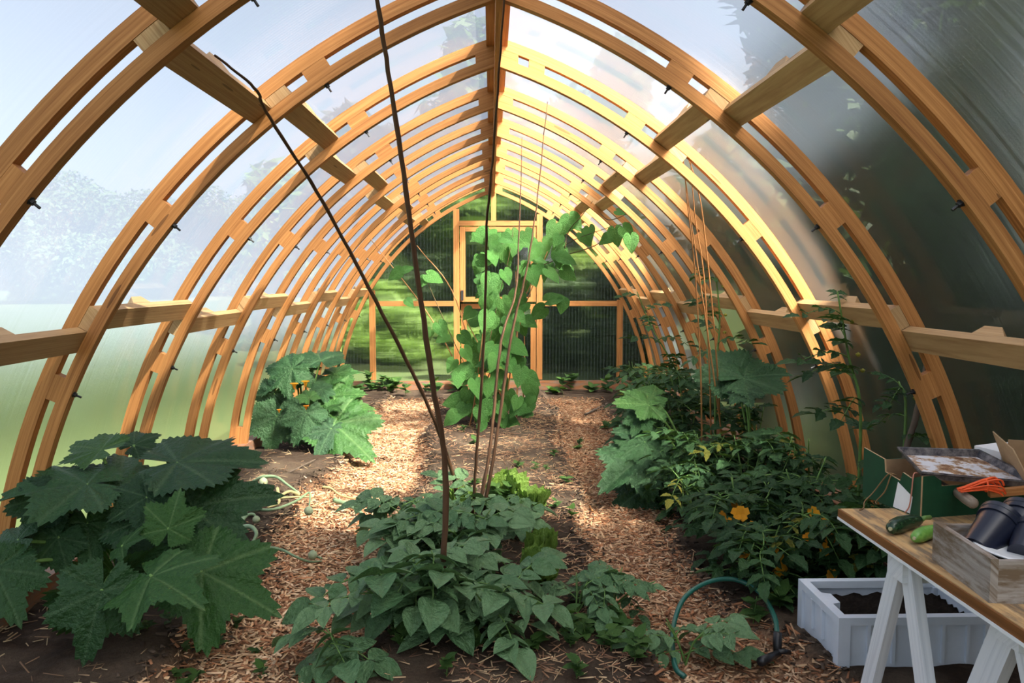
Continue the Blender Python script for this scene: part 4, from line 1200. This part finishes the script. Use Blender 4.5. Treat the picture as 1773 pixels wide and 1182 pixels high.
def beam(root, name, a, b, w, th, mat, up=(1, 0, 0)):
    a, b = Vector(a), Vector(b); x = (b-a)
    Mx = Matrix.Translation(a) @ orient(x, Vector(up))
    return MB().box((0, -w/2, -th/2), (x.length, w/2, th/2), Mx).build(name, mat, root)
def trestle(label, x0, x1, yc, spread, w, clean=False):
    root = empty('trestle', ((x0+x1)/2, yc, 0)); tag(root, label, 'trestle')
    mt = M['white_paint']
    hz = TZ-.037
    for x in (x0, x1):
        xl = x-(x0+x1)/2
        for sd in (-1, 1):
            beam(root, 'leg', (xl, sd*.022, hz-.015), (xl, sd*spread, gz(min(x, 2.0), yc)-.005), w, .028, mt)
        beam(root, 'brace', (xl+.03, -spread*.75, hz*.22), (xl+.03, spread*.75, hz*.22), .05, .02, mt)
    MB().box(((x0-x1)/2-.03, -.045, hz-.07), ((x1-x0)/2+.03, .045, hz)).build('top_rail', mt, root)
    return root
trestle('white painted trestle with flaking paint under the far end of the bench', 1.16, 1.70, 2.30, .27, .062)
trestle('white trestle with broad legs under the near half of the bench', 1.21, 1.72, 1.86, .34, .085)

# ---- white plastic crate of soil
M['white_plastic'] = plain('milky white plastic', (.62, .68, .76), .45, .4, .07, 6)
M['potting'] = plain('dark potting soil', (.012, .009, .007), .95, .1, .5, 60)
cx0, cx1, cy0, cy1, chh = 1.26, 1.86, 2.96, 3.37, .20
root = empty('plastic_crate', ((cx0+cx1)/2, (cy0+cy1)/2, .045)); tag(root, 'white plastic crate filled with dark soil on the ground below the bench', 'crate')
W, D = (cx1-cx0)/2, (cy1-cy0)/2; th = .014
MB().box((-W+.02, -D+.02, 0), (W-.02, D-.02, .01)).build('base', M['white_plastic'], root)
for nm, lo, hi in (('side_wall', (-W+.012, -D+.012, 0), (-W+.012+th, D-.012, chh-.02)), ('side_wall', (W-.012-th, -D+.012, 0), (W-.012, D-.012, chh-.02)), ('end_wall', (-W+.012, -D+.012, 0), (W-.012, -D+.012+th, chh-.02)), ('end_wall', (-W+.012, D-.012-th, 0), (W-.012, D-.012, chh-.02))):
    MB().box(lo, hi).build(nm, M['white_plastic'], root)
rim = MB()
for lo, hi in (((-W, -D, chh-.03), (-W+.035, D, chh)), ((W-.035, -D, chh-.03), (W, D, chh)), ((-W+.035, -D, chh-.03), (W-.035, -D+.035, chh)), ((-W+.035, D-.035, chh-.03), (W-.035, D, chh))): rim.box(lo, hi)
rim.build('rim', M['white_plastic'], root)
for sx in (-1, 1):
    for sy in (-1, 1):
        MB().box((sx*W-(.045 if sx > 0 else 0), sy*D-(.045 if sy > 0 else 0), 0), (sx*W+(0 if sx > 0 else .045), sy*D+(0 if sy > 0 else .045), chh-.03)).build('corner_post', M['white_plastic'], root)
for k in range(5):
    x = -W+.11+k*.094
    MB().box((x, -D, .02), (x+.012, -D+.013, chh-.03)).build('stiffening_rib', M['white_plastic'], root)
    MB().box((x, D-.013, .02), (x+.012, D, chh-.03)).build('stiffening_rib', M['white_plastic'], root)
MB().box((-W-.001, -.05, .05), (-W+.013, -.035, chh-.03)).build('stiffening_rib', M['white_plastic'], root)
MB().box((-W-.001, .05, .05), (-W+.013, .065, chh-.03)).build('stiffening_rib', M['white_plastic'], root)
mb = MB(); mb.v = [(-W+.035, -.06, chh-.004), (-W+.072, -.045, chh-.004), (-W+.072, .045, chh-.004), (-W+.035, .06, chh-.004), (-W+.035, -.06, chh-.05), (-W+.072, -.045, chh-.05), (-W+.072, .045, chh-.05), (-W+.035, .06, chh-.05)]
for q in ((0, 1, 2, 3), (0, 4, 5, 1), (1, 5, 6, 2), (2, 6, 7, 3), (4, 7, 6, 5)): mb.face(q)
mb.build('handle', M['white_plastic'], root)
mb = MB(); nn = 22
for i in range(nn+1):
    for j in range(nn+1):
        x, y = -W+.028+(2*W-.056)*i/nn, -D+.028+(2*D-.056)*j/nn
        mb.v.append((x, y, chh-.062+.008*math.sin(i*1.7+j*2.3)+random.uniform(-.006, .006)))
for i in range(nn):
    for j in range(nn):
        a = i*(nn+1)+j; mb.face((a, a+nn+1, a+nn+2, a+1))
mb.build('soil', M['potting'], root, True)

# ---- green cardboard box with a torn edge
M['green_card'] = plain('dark green printed card', (.008, .055, .024), .55, .3, .12, 30)
M['brown_card'] = plain('brown cardboard', (.42, .28, .16), .8, .2, .1, 30)
M['white_card'] = plain('white card', (.78, .78, .80), .6, .3, .04, 10)
ga = Vector((1.318, 2.525, TZ)); gb = Vector((1.262, 2.80, TZ))
ang = math.atan2(-(gb.x-ga.x), gb.y-ga.y)
root = empty('cardboard_box', ga, ang); tag(root, 'dark green cardboard tray box with torn edges at the end of the bench', 'cardboard box')
LB, WB = .285, .62
def card(name, outline, axis, th, mats, off=(0, 0, 0)):
    """flat card with the given outline (a,z) standing along axis x or y; outer face printed, inner face brown"""
    mb = MB(); n = len(outline)
    for s_ in (0, th):
        for a, z in outline:
            mb.v.append((a+off[0], s_+off[1], z+off[2]) if axis == 'x' else (s_+off[0], a+off[1], z+off[2]))
    mb.face(range(n), None, 0); mb.face(range(2*n-1, n-1, -1), None, 1)
    for i in range(n):
        j = (i+1) % n; mb.face((i, j, n+j, n+i), None, 1)
    return mb.build(name, mats, root)
gc = [M['green_card'], M['brown_card']]
card('end_panel', [(0, 0), (LB, 0), (LB, .170), (LB*.62, .152), (LB*.60, .110), (LB*.34, .098), (LB*.30, .128), (LB*.16, .118), (0, .135)], 'y', .006, gc)
card('front_panel', [(.006, 0), (WB, 0), (WB, .098), (.075, .100), (.072, .135), (.006, .135)], 'x', .006, gc)
card('back_panel', [(.006, 0), (WB, 0), (WB, .125), (.006, .125)], 'x', .006, [M['brown_card'], M['green_card']], (0, LB-.006, 0))
MB().box((.006, .006, 0), (WB, LB-.006, .005)).build('bottom', M['brown_card'], root)
mb = MB(); mb.v = [(-.0015, .045, .004), (-.0015, .125, .004), (-.0015, .105, .092), (-.0015, .035, .060), (-.0005, .045, .004), (-.0005, .125, .004), (-.0005, .105, .092), (-.0005, .035, .060)]
for q in ((0, 1, 2, 3), (0, 4, 5, 1), (1, 5, 6, 2), (2, 6, 7, 3), (3, 7, 4, 0)): mb.face(q)
mb.build('label', M['white_card'], root)
# strings hanging over the box
M['jute'] = plain('brown jute string', (.22, .13, .06), .8, .2, .2, 40)
M['pink_string'] = plain('pinkish string', (.50, .20, .14), .7, .2, .1, 40)
Mb = Matrix.Translation(ga) @ Matrix.Rotation(ang, 4, 'Z')
def string(label, pts, r, mat):
    P = [Mb @ Vector(q) for q in pts]; b = P[-1].copy()
    o = MB().tube([q-b for q in bez(P, 6)], r, 6).build('string', mat, None, True); o.location = b
    tag(o, label, 'string')
string('pink string hanging down over the white label of the green box', [(.012, .030, .138), (-.004, .030, .134), (-.006, .034, .08), (-.008, .040, .03), (-.010, .055, .004)], .0022, M['pink_string'])
string('brown jute string draped over the torn edge of the green box', [(.012, .130, .108), (-.004, .135, .108), (-.010, .155, .05), (-.020, .185, .008), (-.03, .17, .003)], .0022, M['jute'])
string('second brown jute string trailing to the end of the bench board', [(.012, .140, .108), (-.006, .150, .106), (-.020, .20, .035), (-.06, .19, .008), (-.10, .14, .003), (-.13, .12, .003)], .0022, M['jute'])

# ---- metal tray lying across the box
t = NT('stained enamel tray'); n_ = t.noise(t.coords('Object'), 22, 6, .7); n2 = t.noise(t.coords('Object'), 7, 3, .5)
f = t.math('ADD', t.math('MULTIPLY', n_, .75), t.math('MULTIPLY', n2, .3))
M['enamel'] = t.finish(t.bsdf(t.ramp(f, [(.50, (.66, .66, .70)), (.56, (.42, .26, .14)), (.64, (.16, .06, .025))]), .45))
t = NT('dark tray rim'); M['tray_rim'] = t.finish(t.bsdf(t.ramp(t.noise(t.coords('Object'), 30, 5, .7), [(.4, (.04, .04, .05)), (.65, (.22, .20, .20))]), .45, Metallic=.3))
c4 = [Vector((1.315, 2.53, .892)), Vector((1.70, 2.50, .862)), Vector((1.665, 2.80, .905)), Vector((1.375, 2.80, .915))]
root = empty('baking_tray', c4[0]); tag(root, 'stained metal baking tray lying on the green box', 'tray')
cen = sum(c4, Vector())/4
def ringpt(i, k, z): return (c4[i].lerp(cen, k)+Vector((0, 0, z))) - c4[0]
mb = MB()
mb.v += [tuple(ringpt(i, .10, -.016)) for i in range(4)] + [tuple(ringpt(i, .10, -.019)) for i in range(4)]
mb.face((0, 1, 2, 3)); mb.face((7, 6, 5, 4))
for i in range(4): j = (i+1) % 4; mb.face((i, 4+i, 4+j, j))
mb.build('floor_sheet', M['enamel'], root)
mb = MB()
rows = [(.10, -.016), (.05, .006), (0, .008), (0, .002), (.05, -.002), (.10, -.019)]
for k, z in rows: mb.v += [tuple(ringpt(i, k, z)) for i in range(4)]
for r_ in range(5):
    for i in range(4):
        j = (i+1) % 4; mb.face((r_*4+i, r_*4+j, r_*4+4+j, r_*4+4+i))
mb.build('rim', M['tray_rim'], root)

# ---- hank of orange twine, trowel handle, slat
M['orange_twine'] = plain('orange plastic twine', (.85, .10, .02), .5, .4, .2, 80)
hp_ = at(1700, 846, 2.46)
root = empty('twine_hank', hp_); tag(root, 'hank of bright orange twine on the edge of the green box', 'twine')
for i in range(16):
    a = i/16*6.28
    ln = .075
    o = Vector((random.uniform(-.006, .006), random.uniform(-.012, .012), random.uniform(-.004, .008)))
    pts = [Vector((-.07, 0, -.006)), Vector((-.03, .006*math.cos(a), .004+.006*math.sin(a))), Vector((.01, .012*math.cos(a), .012+.012*math.sin(a))), Vector((.045, .022*math.cos(a), .010+.020*math.sin(a))), Vector((.058, .018*math.cos(a), -.004+.014*math.sin(a)))]
    MB().tube([p_+o for p_ in bez(pts, 4)], .0028, 5).build('strand', M['orange_twine'], root, True)
MB().tube([(.012+.018*math.cos(a*.5236)*.2, .018*math.cos(a*.5236), .010+.018*math.sin(a*.5236)) for a in range(13)], .003, 5).build('binding', M['orange_twine'], root, True)
M['handle_wood'] = wood_mat('old turned handle', (.30, .24, .19), (.20, .15, .11), (.09, .06, .04), 40, .6, False, .1)
a_, b_ = at(1652, 848, 2.58), at(1686, 872, 2.40)
root = empty('trowel', a_); tag(root, 'old wooden tool handle sticking out under the orange twine', 'trowel')
v_ = b_-a_
MB().tube([v_*0, v_*.3, v_*.7, v_*.95, v_], [.012, .016, .018, .017, .012], 12).build('handle', M['handle_wood'], root, True)
MB().tube([-v_*.9+Vector((0, 0, -.005)), v_*.02], [.004, .007], 8).build('shank', M['steel'], root, True)
a_, b_ = at(1712, 854, 2.48), at(1830, 843, 2.44)
root = empty('wooden_lath', a_); tag(root, 'orange-brown wooden lath lying along the front of the green box', 'lath')
v_ = b_-a_
MB().box((0, -.012, -.011), (v_.length, .012, .011), orient(v_, UP)).build('lath', M['larch'], root)

# ---- brown carton with open flaps and a white box behind the tray
wp = Vector((1.70, 2.64, .862))
root = empty('carton', wp, R_(-18)); tag(root, 'open brown cardboard carton leaning behind the metal tray', 'carton')
def slab(root, name, pts, th, mat):
    pts = [Vector(q) for q in pts]; n_ = (pts[1]-pts[0]).cross(pts[2]-pts[0]).normalized()*th
    mb = MB(); k = len(pts); mb.v = [tuple(q) for q in pts]+[tuple(q+n_) for q in pts]
    mb.face(range(k)[::-1]); mb.face(range(k, 2*k))
    for i in range(k): j = (i+1) % k; mb.face((i, j, k+j, k+i))
    return mb.build(name, mat, root)
slab(root, 'side', [(0, -.16, -.01), (0, .14, -.01), (-.045, .14, .115), (-.045, -.10, .10)], .004, M['brown_card'])
slab(root, 'end', [(.004, .14, -.01), (.20, .14, -.01), (.20, .14, .09), (.004, .14, .09)], .004, M['brown_card'])
slab(root, 'bottom', [(.004, -.16, -.01), (.20, -.16, -.01), (.20, .14, -.01), (.004, .14, -.01)], .004, M['brown_card'])
slab(root, 'flap', [(.010, -.155, .0), (.20, -.155, .02), (.20, -.10, .075), (.03, -.09, .06)], .004, M['brown_card'])
wb_ = at(1733, 800, 2.78)
root = empty('white_box', wb_+Vector((0, 0, -.05)), R_(12)); tag(root, 'white box behind the brown carton at the right edge', 'box')
MB().box((0, 0, 0), (.18, .12, .085)).build('body', M['white_card'], root)
mb = MB(); mb.v = [(0, 0, .085), (.18, 0, .085), (.18, .12, .085), (0, .12, .085), (.03, .06, .105), (.18, .06, .105)]
for q in ((0, 1, 5, 4), (2, 3, 4, 5), (3, 0, 4), (1, 2, 5), (0, 3, 2, 1)): mb.face(q)
mb.build('lid', M['white_card'], root)
MB().lathe([(0, 0), (.006, 0), (.006, .002), (.003, .002)], 12, Matrix.Translation((.075, -.0005, .06)) @ Matrix.Rotation(R_(90), 4, 'X')).build('grommet', M['steel'], root)

# ---- courgettes
t = NT('dark courgette skin'); n_ = t.noise(t.coords('Object'), 90, 4, .6); M['courgette'] = t.finish(t.bsdf(t.ramp(n_, [(.45, (.008, .028, .012)), (.7, (.03, .075, .03))]), .25))
t = NT('light courgette skin'); n_ = t.noise(t.coords('Object'), 70, 4, .6); M['courgette_light'] = t.finish(t.bsdf(t.ramp(n_, [(.4, (.10, .27, .04)), (.7, (.20, .40, .08))]), .3))
M['cut_end'] = plain('pale cut stem', (.45, .42, .25), .7, .2)
def courgette(label, a, b, r, mat, tail):
    a, b = Vector(a), Vector(b)
    root = empty('courgette', a); tag(root, label, 'courgette', 'courgettes on the bench')
    v_ = b-a; side = Vector((0, .012, 0))
    P = [v_*t_ + side*math.sin(t_*3.14) for t_ in (0, .05, .18, .4, .65, .85, .96, 1)]
    MB().tube(P, [r*.35, r*.75, r, r*1.05, r*.95, r*.85, r*.6, r*.4], 16).build('fruit', M[mat], root, True)
    MB().tube([-v_.normalized()*.002, v_.normalized()*.004], [r*.25, r*.3], 10).build('blossom_scar', M['cut_end'], root)
    if tail:
        e_ = v_.normalized()
        MB().tube([v_*.98, v_+e_*.02+Vector((0, 0, .004)), v_+e_*.05], [r*.38, r*.3, r*.33], 8).build('stem', M['stalk'], root, True)
courgette('glossy dark green courgette on the bench board', (1.135, 2.345, TZ+.0235), (1.27, 2.43, TZ+.0235), .023, 'courgette', True)
courgette('light green courgette beside the dark one', (1.165, 2.265, TZ+.0205), (1.30, 2.345, TZ+.0205), .020, 'courgette_light', True)

# ---- weathered wooden crate with pots
M['weathered'] = wood_mat('weathered whitewashed crate board', (.42, .38, .35), (.33, .29, .26), (.19, .15, .12), 60, .8, True, .12, (.16, .11, .07))
root = empty('wooden_crate', (1.125, 1.845, TZ), R_(-5)); tag(root, 'weathered grey wooden crate at the front edge of the bench', 'crate')
WL, DL, HL, tb = .46, .30, .105, .018
MB().box((0, 0, 0), (tb, DL, HL)).build('end_board', M['weathered'], root)
MB().box((WL-tb, 0, 0), (WL, DL, HL)).build('end_board', M['weathered'], root)
MB().box((tb, 0, 0), (WL-tb, tb*.8, HL-.004)).build('side_board', M['weathered'], root)
MB().box((tb, DL-tb*.8, 0), (WL-tb, DL, HL-.004)).build('side_board', M['weathered'], root)
MB().box((tb, tb*.8, .001), (WL-tb, DL-tb*.8, .009)).build('bottom', M['weathered'], root)
M['china'] = plain('white glazed plate', (.80, .81, .82), .3, .5)
pl = empty('plate', (1.30, 1.985, TZ+.073)); tag(pl, 'white plate lying tilted in the wooden crate', 'plate')
MB().lathe([(0, 0), (.07, 0), (.085, .006), (.12, .014), (.122, .017), (.118, .018), (.084, .010), (.068, .004), (0, .004)], 40, Matrix.Rotation(R_(4), 4, 'X')).build('dish', M['china'], pl, True)
pl.location.z = TZ+.072
M['pot_blue'] = plain('blue-black plastic pot', (.010, .013, .028), .3, .5)
def pot(label, loc, axis, h, r):
    root = empty('plant_pot', loc); tag(root, label, 'plant pot', 'plant pots lying in the wooden crate')
    q = Vector(axis).to_track_quat('Z', 'Y').to_matrix().to_4x4()
    def crisp(prof):
        mb = MB()
        for a_, b_ in zip(prof[:-1], prof[1:]): mb.lathe([a_, b_], 32, q)
        return mb
    crisp([(0, 0), (r*.70, 0), (r*.92, h*.80)]).build('body', M['pot_blue'], root, True)
    crisp([(r*.92, h*.80), (r*1.0, h*.80), (r*1.02, h*.90), (r*1.05, h*.91), (r*1.06, h), (r*.97, h), (r*.90, h*.8), (r*.66, .01), (0, .01)]).build('rim', M['pot_blue'], root, True)
pa, pb = at(1668, 948, 1.98), at(1738, 884, 2.02)
pot('blue-black plastic plant pot leaning over the plate', at(1690, 953, 2.02), (at(1752, 880, 2.10)-at(1690, 953, 2.02)), .135, .055)
pot('second dark plant pot stacked behind the leaning one', at(1738, 950, 2.07), (at(1790, 870, 2.16)-at(1738, 950, 2.07)), .14, .056)
pot('black plant pot at the right edge of the crate', at(1768, 960, 1.96), (at(1800, 900, 2.05)-at(1768, 960, 1.96)), .10, .045)
